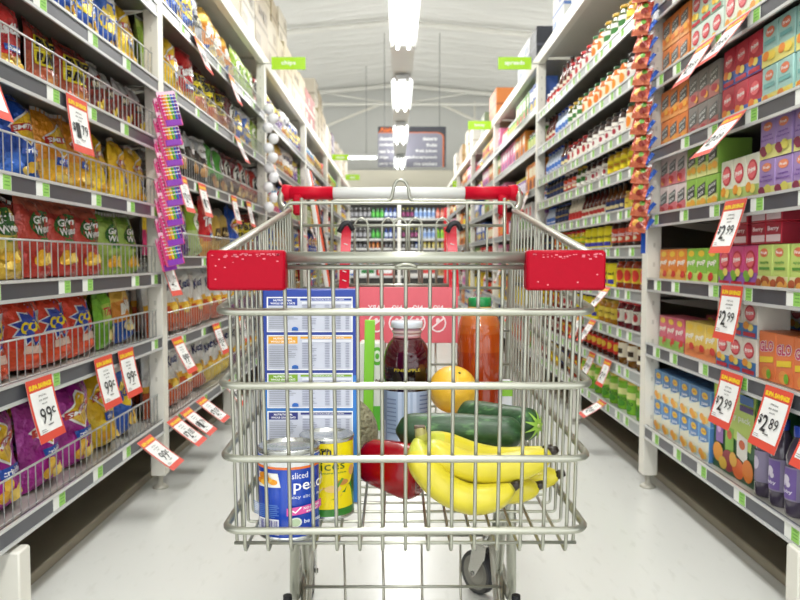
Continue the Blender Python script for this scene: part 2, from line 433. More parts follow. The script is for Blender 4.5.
make_bag('twist_red', .23, .29, .09, [(0, 'E2A33A'), (.3, 'C8242C'), (.75, 'E03838')], [('t', 'Tasties', .5, .62, .8, .16, 'FFFFFF', .08, .05), ('q', .3, .32, .75, .40, '2A50A0'), ('t', 'cheese', .52, .36, .36, .05, 'FFFFFF')]+chips(.5, .18, 7, seed=9), 6)
make_bag('popcorn_dark', .16, .20, .07, [(0, '6E2420'), (.45, '8C3028'), (.75, 'C8C8C8')], [('q', .2, .5, .8, .68, '3B1A16'), ('t', 'RINGS', .5, .59, .5, .10, 'E8E0C0')]+chips(.55, .24, 5, .12, .06, ('F0D040', 'E8B030')), 7, top='E8E8E8')
def grainw(kind, c1, c2, c3, seed):
    make_bag(kind, .21, .26, .09, [(0, c3), (.35, c1), (.85, c2)], [('e', .5, .66, .34, .17, '2E6A2A'), ('t', 'Grain', .48, .71, .5, .10, 'FFFFFF', .03, .03), ('t', 'Waves', .52, .59, .54, .10, 'FFFFFF', .03, .03), ('q', .34, .43, .66, .48, '4F8A2A')]+chips(.5, .22, 6, .12, .06, seed=seed), seed)
grainw('grain_yellow', 'D9C45A', '8A2A22', 'D8B440', 11); grainw('grain_red', 'C8483A', 'D86A50', 'C03A30', 12); grainw('grain_green', 'A8C860', '7AA838', '98B848', 13)
def burst(kind, c, c2, w1, seed, cc='F2D81E'):
    make_bag(kind, .25, .30, .10, [(0, c2), (.3, c), (.8, c)], [('s', .5, .56, .44, .30, 11, .68, 'F4F4F4'), ('s', .5, .56, .40, .27, 11, .66, '2340A8'), ('t', w1, .5, .56, .52, .17, cc, .07, .06), ('q', .25, .20, .8, .30, 'E8C8B8')], seed)
burst('burst_red', 'D83A1E', 'E0502A', 'COOLI', 14)
make_bag('lime', .20, .26, .08, [(0, '6AA82A'), (.4, '7CC034'), (.8, '5E9A26')], [('p', [(.2, .35), (.8, .42), (.8, .75), (.2, .66)], 'B8DC5A'), ('t', 'Thins', .5, .56, .5, .14, 'C83A2A', .04, .04)]+chips(.5, .2, 5, .12, .06, ('F2E08A', 'C86A3A')), 15)
make_bag('party', .19, .26, .08, [(0, '2450A8'), (.32, 'D8882A'), (.7, 'E8B84A')], [('t', 'Mix', .5, .6, .6, .2, 'F4F0E8', .05, .04)]+chips(.5, .3, 9, .12, .06, ('F2D890', 'B8682A', 'E8E0C8')), 16)
make_bag('blue_yellow', .22, .30, .09, [(0, '2A56B4'), (.3, '3C6CC8'), (.75, 'E8E8E8')], [('e', .5, .5, .36, .2, 'F0D024'), ('t', 'Chips', .5, .5, .5, .13, '2444A0', .04, .04)]+chips(.5, .17, 6), 17)
make_bag('silver', .21, .28, .08, [(0, '8E9094'), (.3, 'B4B6BA'), (.8, 'C8CACC')], [('q', .2, .4, .8, .6, '44464C'), ('t', 'Deli', .5, .5, .4, .12, 'F0E8C8')], 18)
make_bag('black_nut', .19, .25, .07, [(0, '2B2624'), (.4, '383230'), (.75, 'A9ABB0')], [('e', .5, .72, .3, .12, 'D8D8DA'), ('t', 'Nobby', .5, .72, .4, .08, '2A2624', .02, .03)]+chips(.5, .35, 9, .13, .07, ('E8C070', 'C89040', 'B87838'), 5), 19)
def emblem(kind, c, c2, seed):
    make_bag(kind, .20, .26, .07, [(0, c2), (.35, c)], [('e', .5, .62, .26, .20, 'D8D8D0'), ('e', .5, .62, .22, .17, '26282A'), ('e', .5, .62, .10, .08, 'D8D8D0')]+chips(.5, .22, 7, .12, .06, ('D8B060', 'B07030', 'E8D090'), seed), seed)
emblem('em_green', '4E9A3A', '3A3A2A', 21); emblem('em_maroon', '6A1E28', '4A2A24', 22); emblem('em_red', 'B8382E', '8A3A28', 23)
def kettle(kind, c2, seed, t='Kettle'):
    make_bag(kind, .22, .29, .09, [(0, c2), (.34, 'F0B840'), (.42, 'E6E6E4'), (.8, 'DCDDDE')], [('t', t, .5, .68, .62, .15, '28306A', .05, .035)]+chips(.5, .34, 5, .12, .06), seed)
kettle('kettle_orange', 'C85A2E', 24); kettle('kettle_purple', '7A3A78', 25); kettle('kettle_yellow', 'E8C83A', 26)
make_bag('purple', .20, .26, .08, [(0, '5A2488'), (.45, '6E30A0'), (.72, 'E8D25A')], [('p', [(.05, .55), (.95, .62), (.95, .74), (.05, .66)], 'F4F0DC'), ('t', 'Natural', .5, .35, .6, .12, 'EBDDF4', .04)], 27)
make_bag('gold', .18, .26, .08, [(0, 'A8842E'), (.4, 'C8A44A'), (.8, '9A9080')], [('q', .2, .35, .8, .6, '4A3A24'), ('t', 'Pretzel', .5, .47, .5, .1, 'F0D890')], 28)
make_bag('green_pale', .20, .27, .08, [(0, 'B8CC8A'), (.4, '9CC23E'), (.8, 'C8DC70')], [('e', .5, .58, .3, .16, 'F0F4E0'), ('t', 'Salt', .5, .58, .4, .1, '3A7A2A', .03)], 29)
make_bag('rainbow', .20, .26, .08, [(0, 'D83A7A'), (.3, 'F0D030'), (.55, '3AA0D8'), (.8, 'F0F0F0')], [('t', 'Pops', .5, .55, .6, .2, 'D8302A', .06, .05)], 30)
make_bag('bigyellow', .24, .32, .10, [(0, 'E8C81E'), (.5, 'F2DA2E'), (.85, '5A2A80')], [('e', .5, .55, .38, .16, '4A2A8A'), ('t', 'Twist', .5, .55, .56, .13, 'F8F0E0', .05, .04)]+chips(.5, .2, 6, seed=12), 31)

# cartons of juice, sold in shrink-wrapped packs of three
def make_carton(kind, w_, h_, d_, base, L, side=None, n=3, name='juice_pack', cat='juice pack', part='carton'):
    b = MB().box((0, 0, h_/2), (w_-.002, d_, h_), base, .002, cols=(side or base,)*2+(side or base, side or base)+(base, side or base))
    b.layers(flatmap(-w_/2, 0, w_, h_, -d_/2), L)
    me = b.mesh(part, 'card')
    if n == 1: proto(kind, [(part, me)], cat, name)
    else: proto(kind, [(part, me, ((i-(n-1)/2)*w_, 0, 0)) for i in range(n)], cat, name)
def fruity(c1, c2, y=.14, n=4):
    r_ = random.Random(len(c1)+int(c1[0], 16)); return [('e', r_.uniform(.15, .85), y+r_.uniform(-.08, .08), .2, .1, (c1, c2)[i % 2]) for i in range(n)]
CW, CH, CD = .083, .102, .05
def juicebox(kind, top, bot, fr, dark='5A5E5C'):
    make_carton(kind, CW, CH, CD*2, top, [('q', .02, 0, .98, .42, bot), ('p', [(.14, .34), (.86, .46), (.86, .84), (.14, .70)], dark), ('t', 'JUICE', .5, .67, .6, .10, 'E8ECE8', .09), ('t', 'BOX', .5, .50, .5, .10, 'E8ECE8', .09)]+fruity(fr, 'F0B040', .2, 3))
juicebox('jb_orange', 'E0803A', 'EFA660', 'E87A20'); juicebox('jb_dark', '85807A', 'B0706A', 'B02838'); juicebox('jb_green', '8CB84A', 'D8DC90', 'E8B83A', '3A3E3A'); juicebox('jb_pink', 'D8C8C4', 'D87A80', 'C0303A')
def circ(kind, top, bot, cc='C8283C', fr='F0A030', w_=.083, h_=.115, n=3, txt='Prima'):
    make_carton(kind, w_, h_, .09, top, [('q', 0, 0, 1, .36, bot), ('e', .5, .66, .36, .22, cc), ('e', .5, .66, .30, .17, 'E86A70'), ('t', txt, .5, .67, .52, .12, 'FFF4F0', .06, .04), ('q', .08, .03, .92, .14, cc)]+fruity(fr, 'F4E070', .28, 3), n=n)
circ('c_white', 'E8ECD8', 'B8D078', h_=.13); circ('c_pink', 'D8508A', '9A60B8', fr='80B838'); circ('c_blue', 'E8E4D8', '4A88CC', fr='F0A030', h_=.100); circ('c_red', 'C8384A', '4A6CC0', fr='F08828', h_=.108); circ('c_mint', 'D8E8DC', 'A8D0B8', fr='F0C030', h_=.104)
make_carton('c_teal', .083, .108, .10, 'A8D4CC', [('q', 0, 0, 1, .35, 'E8E080'), ('e', .5, .78, .28, .12, 'E8805A'), ('t', 'Fruit', .5, .78, .4, .08, 'FFFFFF'), ('q', .15, .5, .85, .6, '78B8B4')]+fruity('F09030', 'F4D850', .2, 4), n=2)
make_carton('c_purple', .083, .102, .10, 'A88CC4', [('q', 0, 0, 1, .32, 'E4E08C'), ('e', .5, .80, .3, .11, 'E88A60'), ('t', 'Fruit', .5, .8, .4, .07, 'FFFFFF'), ('t', 'apple', .5, .58, .6, .07, '6A3A9A'), ('t', 'blackcurrant', .5, .48, .8, .06, '6A3A9A')]+fruity('8A2A4A', 'D8D060', .2, 4), n=2)
make_carton('c_lime', .083, .115, .10, 'C8DC78', [('q', 0, 0, 1, .30, 'E8E4B0'), ('e', .45, .82, .26, .10, 'E07850'), ('t', 'Fruit', .45, .82, .4, .07, 'FFFFFF'), ('q', .15, .44, .85, .50, '5A9A3A'), ('t', 'apple', .5, .60, .6, .08, '5A9A3A')]+fruity('B85A30', 'E8A850', .16, 5), n=2)
def pop(kind, c, c2, h_=.112, t='Pop'):
    make_carton(kind, .083, h_, .09, c, [('q', 0, 0, 1, .30, c2), ('e', .5, .85, .3, .09, 'F0C838'), ('t', t, .5, .58, .8, .2, 'F8F4E8', .12, .04)]+fruity(c2, 'D83A30', .24, 4))
pop('p_orange', 'E88A34', 'F0B858'); pop('p_green', '8CC444', 'C8E070'); pop('p_pink', 'D8647A', '9CC860'); pop('p_yellow', 'E8C860', 'E88A50'); pop('p_blue', 'B8D4EC', 'F0D070', .115, 'Milk')
make_carton('p_glo', .09, .126, .08, 'EC8048', [('t', 'GLO', .48, .70, .86, .24, 'F4F0EC', .06, .09), ('t', 'GLO', .48, .70, .80, .22, 'D0346A', .06, .03), ('p', [(.1, .34), (.9, .40), (.9, .52), (.1, .46)], 'F0D030'), ('e', .5, .16, .26, .13, 'F0A050'), ('e', .66, .15, .13, .10, '7CB838')], n=3)
make_carton('p_skybox', .083, .108, .10, '8CC0E4', [('q', 0, 0, 1, .5, 'D4E4E8'), ('p', [(0, .4), (1, .6), (1, .3), (0, .15)], 'ECECD8'), ('e', .5, .82, .28, .10, 'F2C83A'), ('t', 'Just', .5, .82, .34, .07, 'C03A2A'), ('t', 'Juice', .5, .60, .6, .12, 'F4FAFF', .04)]+fruity('F0A838', 'F0D070', .16, 5), n=3, side='5A8CC8')
make_carton('redpack', .083, .055, .12, 'C8283E', [('q', .05, .1, .95, .42, 'F0D8DC'), ('t', 'Berry', .5, .68, .7, .26, 'F8E8EC', 0, .03)], n=2, side='A82036')
make_carton('darkred', .09, .17, .1, '8A1E30', [('q', .1, .2, .9, .5, 'B84A58'), ('t', 'Fruit', .5, .7, .6, .1, 'F0C8CC')], n=2)
# big fruit variety box
make_carton('variety', .27, .262, .16, '6CA83E', [('q', 0, 0, 1, .07, '1F5A34'), ('p', [(0, .45), (.6, .9), (1, 1), (0, 1)], 'A8D048'), ('p', [(.15, .5), (.9, .35), (1, .95), (.6, .9)], 'C8E070'),
  ('t', 'variety pack', .52, .66, .74, .085, 'F4F8EC', 0, .015), ('q', .08, .30, .26, .56, '9A70B8'), ('q', .32, .24, .52, .52, '8CC048'), ('p', [(.60, .26), (.84, .20), (.84, .48), (.60, .52)], 'E8E8E0'),
  ('e', .42, .44, .06, .05, 'D86A40'), ('e', .72, .40, .07, .05, 'D86A40'), ('e', .17, .46, .05, .05, 'D8B0E0'), ('q', .66, .84, .96, .93, '3A6CB0'), ('q', .66, .76, .96, .82, '5A3A80'),
  ('e', .16, .19, .13, .11, 'F0A030'), ('e', .42, .15, .15, .12, '9A2A3A'), ('e', .66, .13, .14, .11, 'E86A28'), ('e', .88, .16, .12, .12, 'E8842A'), ('e', .30, .10, .10, .07, 'E8C040'), ('e', .55, .20, .09, .08, 'E8B040')], side='245C36', n=1, name='variety_box', cat='box')
make_carton('greenbox', .24, .27, .16, '1F4A30', [('t', 'variety', .5, .6, .6, .1, 'A8C8A8', 0, .01), ('t', 'pack', .5, .47, .4, .1, 'A8C8A8', 0, .01), ('q', .1, .12, .5, .24, '2A6AA8')], n=1, name='variety_box', cat='box')

# jars and bottles
JH = {}
def jar(kind, prof, body, lid, label=None, lidr=None, n=14, cat='jar', name='jam_jar', lidh=.014, L=None, lz=(.25, .75), lcap=None):
    h_ = prof[-1][1]; r0 = max(p[0] for p in prof)
    parts = [('glass_body', MB().lathe(prof, body, n).mesh('glass_body', 'jar'))]
    lr = lidr or prof[-1][0]*1.08
    lb = MB().lathe([(lr*.97, 0), (lr, .002), (lr, lidh-.002), (lr*.95, lidh), (lr*.6, lidh+.0004), (0, lidh+.0003)], lid, n)
    parts.append(('lid', lb.mesh('lid', 'gloss'), (0, 0, h_-.002)))
    if label:
        z0, z1 = lz[0]*h_, lz[1]*h_
        b = MB()
        b.lathe([(r0*1.012, z0), (r0*1.012, z1)], label, n*2, smooth=True)
        b.f.pop(); b.f.pop(); b.c.pop(); b.c.pop(); b.sm.pop(); b.sm.pop(); b.mi.pop(); b.mi.pop()
        cm = lambda u, v, d: (math.sin((u-.5)*2.6)*(r0*1.012+d), -math.cos((u-.5)*2.6)*(r0*1.012+d), z0+(z1-z0)*v)
        b.layers(cm, L or [], .0006, .0004, curved=True)
        parts.append(('label', b.mesh('label', 'paper')))
    JH[kind] = h_+lidh
    proto(kind, parts, cat, name)
JP = lambda r, h, nk=.8: [(r*.9, 0), (r, .005), (r, h*.78), (r*.96, h*.86), (r*nk, h*.93), (r*nk, h)]
BP = lambda r, h: [(r*.9, 0), (r, .005), (r, h*.55), (r*.8, h*.66), (r*.42, h*.8), (r*.38, h)]
jar('j_redlid', JP(.033, .11), '6A1420', 'C0242A', 'EDE9DC', L=[('e', .5, .5, .14, .3, 'B8323A'), ('t', 'Jam', .5, .82, .3, .16, '3A2A20')])
jar('j_white', JP(.033, .12), '3A1812', '2E2A28', 'F2EFE6', L=[('t', 'Preserve', .5, .7, .5, .14, '5A2A30'), ('e', .5, .35, .12, .2, 'A83040')])
jar('j_orange', JP(.033, .12), 'D8701C', '2E5A34', 'F4E8C8', L=[('e', .5, .45, .2, .36, 'F0902A')])
jar('j_goldlid', JP(.032, .10), 'C88A20', 'C8A23A', 'F0D850', L=[('t', 'Honey', .5, .5, .5, .3, '6A3A10')])
jar('j_yellow', JP(.034, .12), 'D8B020', '201E1E', 'F4E020', L=[('q', .2, .3, .8, .7, 'C8B010'), ('t', 'Vege', .5, .5, .5, .22, 'B82A20')])
jar('j_mixed', JP(.033, .12), '9A3A1C', '2A2A2A', 'E8C430', L=[('e', .5, .5, .2, .4, 'D83A2A')])
jar('j_blue', JP(.030, .12), '2A4AA0', 'E8E8EC', 'DCE4F4', L=[('q', .2, .3, .8, .6, '2A4AA0'), ('e', .5, .75, .1, .12, 'D83A2A')])
jar('j_choc', JP(.034, .125), '3A1C10', 'F2F0EC', 'D8482A', L=[('t', 'Choc', .5, .6, .6, .3, 'FFFFFF'), ('e', .5, .25, .2, .15, 'F0E0C0')])
jar('j_coffee', JP(.034, .14), '2A1610', '1C3A6A', '1C2E5A', L=[('t', 'Gold', .5, .5, .5, .2, 'E0C060')])
jar('j_greenlid', JP(.032, .12), 'C86A28', '2E6A34', 'E8E4C0', L=[('e', .5, .5, .18, .35, 'E07A2A')])
jar('j_pickle', JP(.033, .12), '4A5A20', 'C8A030', 'F2F0E6', L=[('q', .2, .3, .8, .7, '3A7A34')])
jar('j_honeybig', JP(.045, .15), '8A5A1A', 'F0F0EC', 'F2EAD2', L=[('q', .35, .25, .65, .6, '3A2A18')])
jar('j_small_red', JP(.027, .09), '8A1A20', 'F0F0F0', 'D83030', L=[('e', .5, .5, .18, .3, 'F4E8E0')])
jar('b_sauce', BP(.028, .17), '5A1A12', '1E1E1E', 'E8E0C8', lz=(.1, .45), name='sauce_bottle', cat='bottle', L=[('q', .2, .3, .8, .7, 'B8322A')])
jar('b_white', BP(.028, .16), 'E4DCC4', 'F2EFE8', 'C8322E', lz=(.1, .45), name='sauce_bottle', cat='bottle')
jar('b_blue', BP(.027, .15), 'C8D8F0', '2A50B0', '4A78C8', lz=(.1, .5), name='syrup_bottle', cat='bottle', L=[('t', 'Lite', .5, .5, .5, .3, 'FFFFFF')])
jar('b_syrup', BP(.028, .16), '6A3A14', '20242A', '2A3A70', lz=(.12, .5), name='syrup_bottle', cat='bottle', L=[('q', .2, .3, .8, .6, 'E8D8A0')])
jar('t_green', [(.036, 0), (.037, .004), (.037, .118), (.036, .12)], '8ACB2E', 'E8D060', '86C832', lz=(.04, .92), name='drink_tin', cat='tin', L=[('q', .15, .55, .85, .8, 'E8EC9A'), ('t', 'Milo', .5, .4, .5, .2, '2E6A28'), ('e', .5, .2, .2, .12, '4E9A2A')], lidr=.036)
jar('t_yellow', [(.036, 0), (.037, .004), (.037, .108), (.036, .11)], 'F0E020', '26221E', 'F2E426', lz=(.04, .92), name='spread_jar', cat='jar', L=[('t', 'Spread', .5, .6, .6, .2, '1E1E1E'), ('q', .2, .15, .8, .35, '3A3AA0')], lidr=.036)
jar('j_yg', JP(.036, .10), 'F0D020', 'C8281E', '8CC832', L=[('q', .1, .5, .9, .9, 'F4E020'), ('t', 'Nut', .5, .3, .5, .3, 'B82A20')])
jar('j_redlabel', JP(.034, .12), '5A2010', '2A2624', 'E02A24', L=[('e', .5, .55, .24, .3, 'F4C83A')])
jar('b_purple', [(.034, 0), (.036, .006), (.036, .09), (.033, .13), (.036, .155), (.026, .185), (.015, .205), (.014, .21)], '564E60', '2A48B8', '9088A4', lidh=.028, lidr=.017, lz=(.2, .62), name='cordial_bottle', cat='bottle', L=[('q', .15, .05, .85, .95, '7A62A8'), ('e', .5, .62, .14, .14, 'E4DEEE'), ('e', .42, .5, .08, .09, 'CFC6E0'), ('e', .6, .48, .08, .09, 'E4DEEE'), ('t', 'Ribby', .5, .25, .5, .14, 'F0EAF8')])
jar('b_purple_w', [(.034, 0), (.036, .006), (.036, .09), (.033, .13), (.036, .155), (.026, .185), (.015, .205), (.014, .21)], '564E60', 'E4E6EA', '9088A4', lidh=.022, lidr=.015, lz=(.2, .62), name='cordial_bottle', cat='bottle', L=[('e', .5, .6, .16, .22, 'D8D0E4')])

# single-mesh kinds for the far shelves
def far_jar(kind, r, h, body, lid, label, cat='jar', name='jar'):
    b = MB().lathe([(r*.9, 0), (r, .004), (r, h*.2), (r, h*.7), (r*.95, h*.8), (r*.7, h*.86), (r*.72, h*.87), (r*.76, h*.99), (r*.7, h), (0, h)], body, 10, cols=[body, body, label, body, body, lid, lid, lid, lid])
    proto(kind, [(name, b.mesh(name, 'gloss'))], cat, name)
for i, (a, b_, c_) in enumerate((('E8E0D0', 'D82A2A', 'F2EEE4'), ('F0D020', '2A2A2A', 'F4E428'), ('6A2A1C', 'F0F0F0', 'E03A2A'), ('F2F2EE', 'E83A34', 'F6F4EE'), ('3A6AB8', 'F0F0F0', 'E8D23A'), ('D86A28', '2E6A34', 'E8E0C0'), ('8A5A9A', 'F0E040', 'E8E0F0'), ('4E9A3A', 'E8E8E8', 'D8E890'))):
    far_jar('far_%d' % i, .05, .17, a, b_, c_)
def far_box(kind, w_, h_, c, c2, c3):
    b = MB().box((0, 0, h_/2), (w_, .12, h_), c, .003).layers(flatmap(-w_/2, 0, w_, h_, -.06), [('q', .1, .55, .9, .85, c2), ('e', .5, .3, .3, .18, c3)])
    proto(kind, [('packet', b.mesh('packet', 'card'))], 'packet', 'packet')
for i, a in enumerate((('F2D21E', 'D8342A', '2A4AA0'), ('E83A34', 'F4F0E8', 'F0D030'), ('3A62B4', 'F4F4F4', 'F0D030'), ('F0F0EC', 'D8484A', '6AA83A'), ('6AAA3C', 'F4F0D8', 'D8342A'), ('E888B4', 'F8F0F4', '8A3A9A'), ('EC9030', 'F4E8C8', '7A2A1C'))):
    far_box('fbox_%d' % i, .15, .22, *a)

# ---------------------------------------------------------------- shelving bays
def shelf_bay(side, y0, y1, zs, name, posts=True, rails='dark', fence=None, beam=True, stub=True, nlabels=7, depth=.46, far=False):
    xf = XL if side < 0 else XR; s = side
    r = link('shelving_bay', None, loc=(xf, (y0+y1)/2, 0), label=name, cat='shelving', group='shelving bays')
    Lh = (y1-y0)/2; W = 'E9E7DC'
    gap = .031
    if posts:
        b = MB().box((s*.016, Lh, 1.11), (.055, .055, 2.12), W, .004)
        for k in range(28):
            if not far: b.box((s*.016, Lh-.0278, .2+.07*k), (.008, .001, .016), 'CFCDC2')
        p = b.build('post', 'enamel', r)
        MB().lathe([(.028, 0), (.03, .004), (.022, .012), (.010, .016), (.010, .05)], 'C4C2B6', 12, c=(s*.016, Lh, 0)).build('levelling_foot', 'shelf', p)
    if stub:
        MB().box((0, -0.01 if not far else 0, .115), (.055, .055, .17), W, .004).lathe([(.028, 0), (.03, .004), (.01, .012), (.01, .04)], 'C4C2B6', 10).build('support', 'enamel', r)
    MB().box((s*(depth+.01), 0, 1.08), (.02, Lh*2-.01, 2.1), '6C665C').build('back_panel', 'shelf', r)
    if beam:
        b = MB().box((s*.01, 0, 2.14), (.04, Lh*2-.06, .07), W, .004).box((s*.23, 0, 2.16), (.40, Lh*2-.06, .02), 'DAD8CC')
        b.build('top_beam', 'enamel', r)
    for k, z in enumerate(zs):
        y_in = Lh-gap
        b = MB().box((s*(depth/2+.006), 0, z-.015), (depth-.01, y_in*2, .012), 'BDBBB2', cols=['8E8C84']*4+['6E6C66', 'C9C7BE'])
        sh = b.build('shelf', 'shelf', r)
        dk = '54565E' if rails == 'dark' else 'A4AAAA'
        rb = MB().box((-s*.004, 0, z-.022), (.008, y_in*2, .048), dk, cols=[dk]*6)
        rb.box((-s*.009, 0, z-.001), (.006, y_in*2, .007), 'D9DBDA').box((-s*.009, 0, z-.044), (.006, y_in*2, .008), 'D2D4D4')
        rb.build('price_rail', 'rail', sh)
        if not far:
            for q in range(nlabels):
                yy = -y_in+.12+(2*y_in-.24)*(q+.5*random.random())/max(1, nlabels-1)
                if yy > y_in-.06: continue
                w_ = .07
                lb = MB().box((-s*.0088, yy, z-.022), (.001, w_, .034), 'EDF0EA').box((-s*.0093, yy+w_*.22*(1 if s < 0 else -1), z-.022), (.0006, w_*.5, .032), '96D060')
                for g in range(3): lb.box((-s*.0097, yy+w_*.22*(1 if s < 0 else -1), z-.012-.008*g), (.0004, w_*.3, .002), '5E9A3A')
                lb.build('shelf_label', 'paper', sh)
        for e in (-1, 1):
            br = MB(); yy = e*(y_in-.012); v0 = 0
            for x_, z_ in ((.05, -.032), (depth-.02, -.032), (depth-.02, -.11), (.30, -.075), (.10, -.045)):
                for dy in (-.002, .002): br.v.append(Vector((s*x_, yy+dy, z+z_)))
            br.face([v0+i*2 for i in range(5)], 'C9C6BA'); br.face([v0+i*2+1 for i in range(5)][::-1], 'C9C6BA')
            for i in range(5): j = (i+1) % 5; br.face([v0+i*2, v0+i*2+1, v0+j*2+1, v0+j*2], 'C9C6BA')
            br.build('bracket', 'enamel', sh)
        if fence and k < fence:
            fb = MB(); step = .038 if not far else .10; n = int(2*y_in/step)
            fx = s*.012
            for i in range(n+1):
                yy = -y_in+.004+i*(2*y_in-.008)/n
                fb.tube([(fx, yy, z-.008), (fx, yy, z+.095)], .0015, 'B4B6B4', 4, cap=False)
            for zz in (.095, 0): fb.tube([(fx, -y_in, z+zz), (fx, y_in, z+zz)], .0028 if zz > .09 else .0018, 'D0D2D0', 5)
            fb.build('wire_fence', 'wire', sh)
    return r
BAYS = [.60, 2.85, 5.10, 7.35, 9.60, 11.85, 14.10]
ZL1 = [.26, .57, .80, 1.04, 1.28, 1.49, 1.76]
ZL2 = [.25, .55, .86, 1.18, 1.50, 1.79]
ZR1 = [.24, .545, .78, 1.01, 1.24, 1.49, 1.73]
ZR2 = [.23, .42, .57, .73, .90, 1.05, 1.21, 1.36, 1.56, 1.785]
ZFL = [.25, .55, .86, 1.18, 1.50, 1.79]; ZFR = [.23, .50, .78, 1.05, 1.32, 1.60, 1.85]
shelf_bay(-1, .6, 2.85, ZL1, 'tall shelving bay of chip bags nearest the camera on the left', fence=7, nlabels=8)
shelf_bay(-1, 2.85, 5.10, ZL2, 'second shelving bay on the left, holding chips beyond the candy strip', fence=6, nlabels=7)
shelf_bay(1, .6, 2.85, ZR1, 'tall shelving bay of juice packs nearest the camera on the right', nlabels=9)
shelf_bay(1, 2.85, 5.10, ZR2, 'second shelving bay on the right, ten close shelves of jars', rails='light', nlabels=14)
for i in range(2, 6):
    shelf_bay(-1, BAYS[i], BAYS[i+1], ZFL, '%s shelving bay on the left, full of coloured bags' % ORD[i], far=True, fence=6 if i < 4 else None)
    shelf_bay(1, BAYS[i], BAYS[i+1], ZFR, '%s shelving bay on the right, full of jars and packets' % ORD[i], far=True, rails='light')

def yL(px, x=XL-.08): return x*F_PX/(px-397)      # depth on the left shelf front for a pixel column
def yR(px, x=XR+.04): return x*F_PX/(px-397)
BAYN = {-1: ['nearest left bay', 'second left bay'], 1: ['nearest right bay', 'second right bay']}
DESC = dict(smiths_blue='large blue chip bag with red-banded diamond', smiths_orange='orange chip bag with red-banded diamond', smiths_yellow='yellow chip bag with red-banded diamond', smiths_magenta='magenta chip bag with yellow diamond',
 burger='rust bag with black-on-yellow lettering', twist_red='red and white snack bag', popcorn_dark='small dark red bag with silver top', grain_yellow='yellow and green grain chip bag', grain_red='red and green grain chip bag', grain_green='pale green grain chip bag',
 burst_red='red bag with blue-and-yellow starburst', lime='lime green chip bag', party='orange and blue mixed snack bag', blue_yellow='blue bag with yellow oval', silver='silver bag with dark panel', black_nut='black bag with pale nuts and silver top',
 em_green='green bag with round black emblem', em_maroon='maroon bag with round emblem', em_red='red bag with round emblem', kettle_orange='white and orange chip bag', kettle_purple='white and purple chip bag', kettle_yellow='white and yellow chip bag',
 purple='purple and yellow snack bag', gold='gold snack bag', green_pale='pale green chip bag', rainbow='multicoloured snack bag', bigyellow='big yellow snack bag with purple oval')
KW = dict(smiths_magenta=.22, popcorn_dark=.14, grain_yellow=.205, grain_red=.205, grain_green=.205, lime=.24, smiths_blue=.26, burst_red=.22, bigyellow=.23, twist_red=.21, burger=.215)
def shelf_label(desc, n, k, bay): return '%s, %s of its kind on shelf row %s, %s' % (desc, ORD[n], ['one', 'two', 'three', 'four', 'five', 'six', 'seven', 'eight', 'nine', 'ten'][k], bay)
def row_of_bags(side, bay, k, z, seq, y_from, rows=2, sc=1.0):
    zz_ = (ZL1 if bay == B1 else ZL2)+[2.10]; hmax = zz_[k+1]-z-.020
    """seq: list of (kind, count) from near to far"""
    y = y_from; cnt = {}
    xf = XL if side < 0 else XR; rz = PI/2 if side < 0 else -PI/2
    for kind, n in seq:
        for _ in range(n):
            w_ = KW.get(kind, .19)*sc
            for rr in range(rows):
                i = cnt.get(kind, 0); cnt[kind] = i+1 if rr == 0 else cnt[kind]
                x = xf+side*(.082+rr*.13)
                lab = ('%s, %s along, %s shelf up, %s' % (DESC[kind], ORD[i], ORD[k], bay)) if rr == 0 else '%s in the back row, %s shelf up, %s' % (DESC[kind], ORD[k], bay)
                tl = random.uniform(.02, .20); ln = random.uniform(-.09, .09)
                f_ = sc*random.uniform(.97, 1.04)
                place(kind, (x, y+w_/2+random.uniform(-.006, .006), z-.007+.03*abs(math.sin(tl))+.09*abs(math.sin(ln))*f_), rz+random.uniform(-.18, .14), tilt=-tl*.6 if rr == 0 else tl*.1, sc=(f_*.93, f_*.95, min(f_, (hmax-.12*abs(ln))/BH[kind])), lean=ln, label=lab, group='%s on the %s shelf up, %s' % (PROTO[kind][2].replace('_', ' ')+'s', ORD[k], bay))
            y += w_*1.02
def rowspec(side, bay, k, z, spec, x0, rows=2, sc=1.0):
    row_of_bags(side, bay, k, z, spec, x0, rows, sc)
B1 = 'nearest left bay'; B2 = 'second left bay'
rowspec(-1, B1, 0, .26, [('smiths_magenta', 4), ('smiths_yellow', 1), ('blue_yellow', 1)], 1.49, 2, .96)
rowspec(-1, B1, 1, .57, [('burst_red', 5), ('lime', 1), ('party', 1)], 1.49, 2, .80)
rowspec(-1, B1, 2, .80, [('grain_yellow', 2), ('grain_red', 3), ('grain_green', 2)], 1.61, 2, .80)
rowspec(-1, B1, 3, 1.04, [('smiths_blue', 2), ('smiths_orange', 2), ('smiths_yellow', 3)], 1.63, 1, .82)
rowspec(-1, B1, 4, 1.28, [('twist_red', 2), ('burger', 2), ('popcorn_dark', 4)], 1.60, 1, .88)
rowspec(-1, B1, 5, 1.49, [('gold', 1), ('blue_yellow', 5), ('smiths_yellow', 1)], 1.60, 1, .88)
rowspec(-1, B2, 0, .25, [('kettle_orange', 4), ('kettle_yellow', 3), ('kettle_purple', 4)], 2.90, 2, 1.0)
rowspec(-1, B2, 1, .55, [('kettle_orange', 7), ('kettle_purple', 4)], 2.90, 2, 1.0)
rowspec(-1, B2, 2, .86, [('rainbow', 1), ('purple', 2), ('green_pale', 1), ('twist_red', 1), ('gold', 2), ('smiths_blue', 1), ('burger', 2), ('purple', 1)], 2.90, 1, 1.0)
rowspec(-1, B2, 3, 1.18, [('black_nut', 5), ('em_green', 2), ('em_maroon', 2), ('em_red', 3)], 2.90, 1, .98)
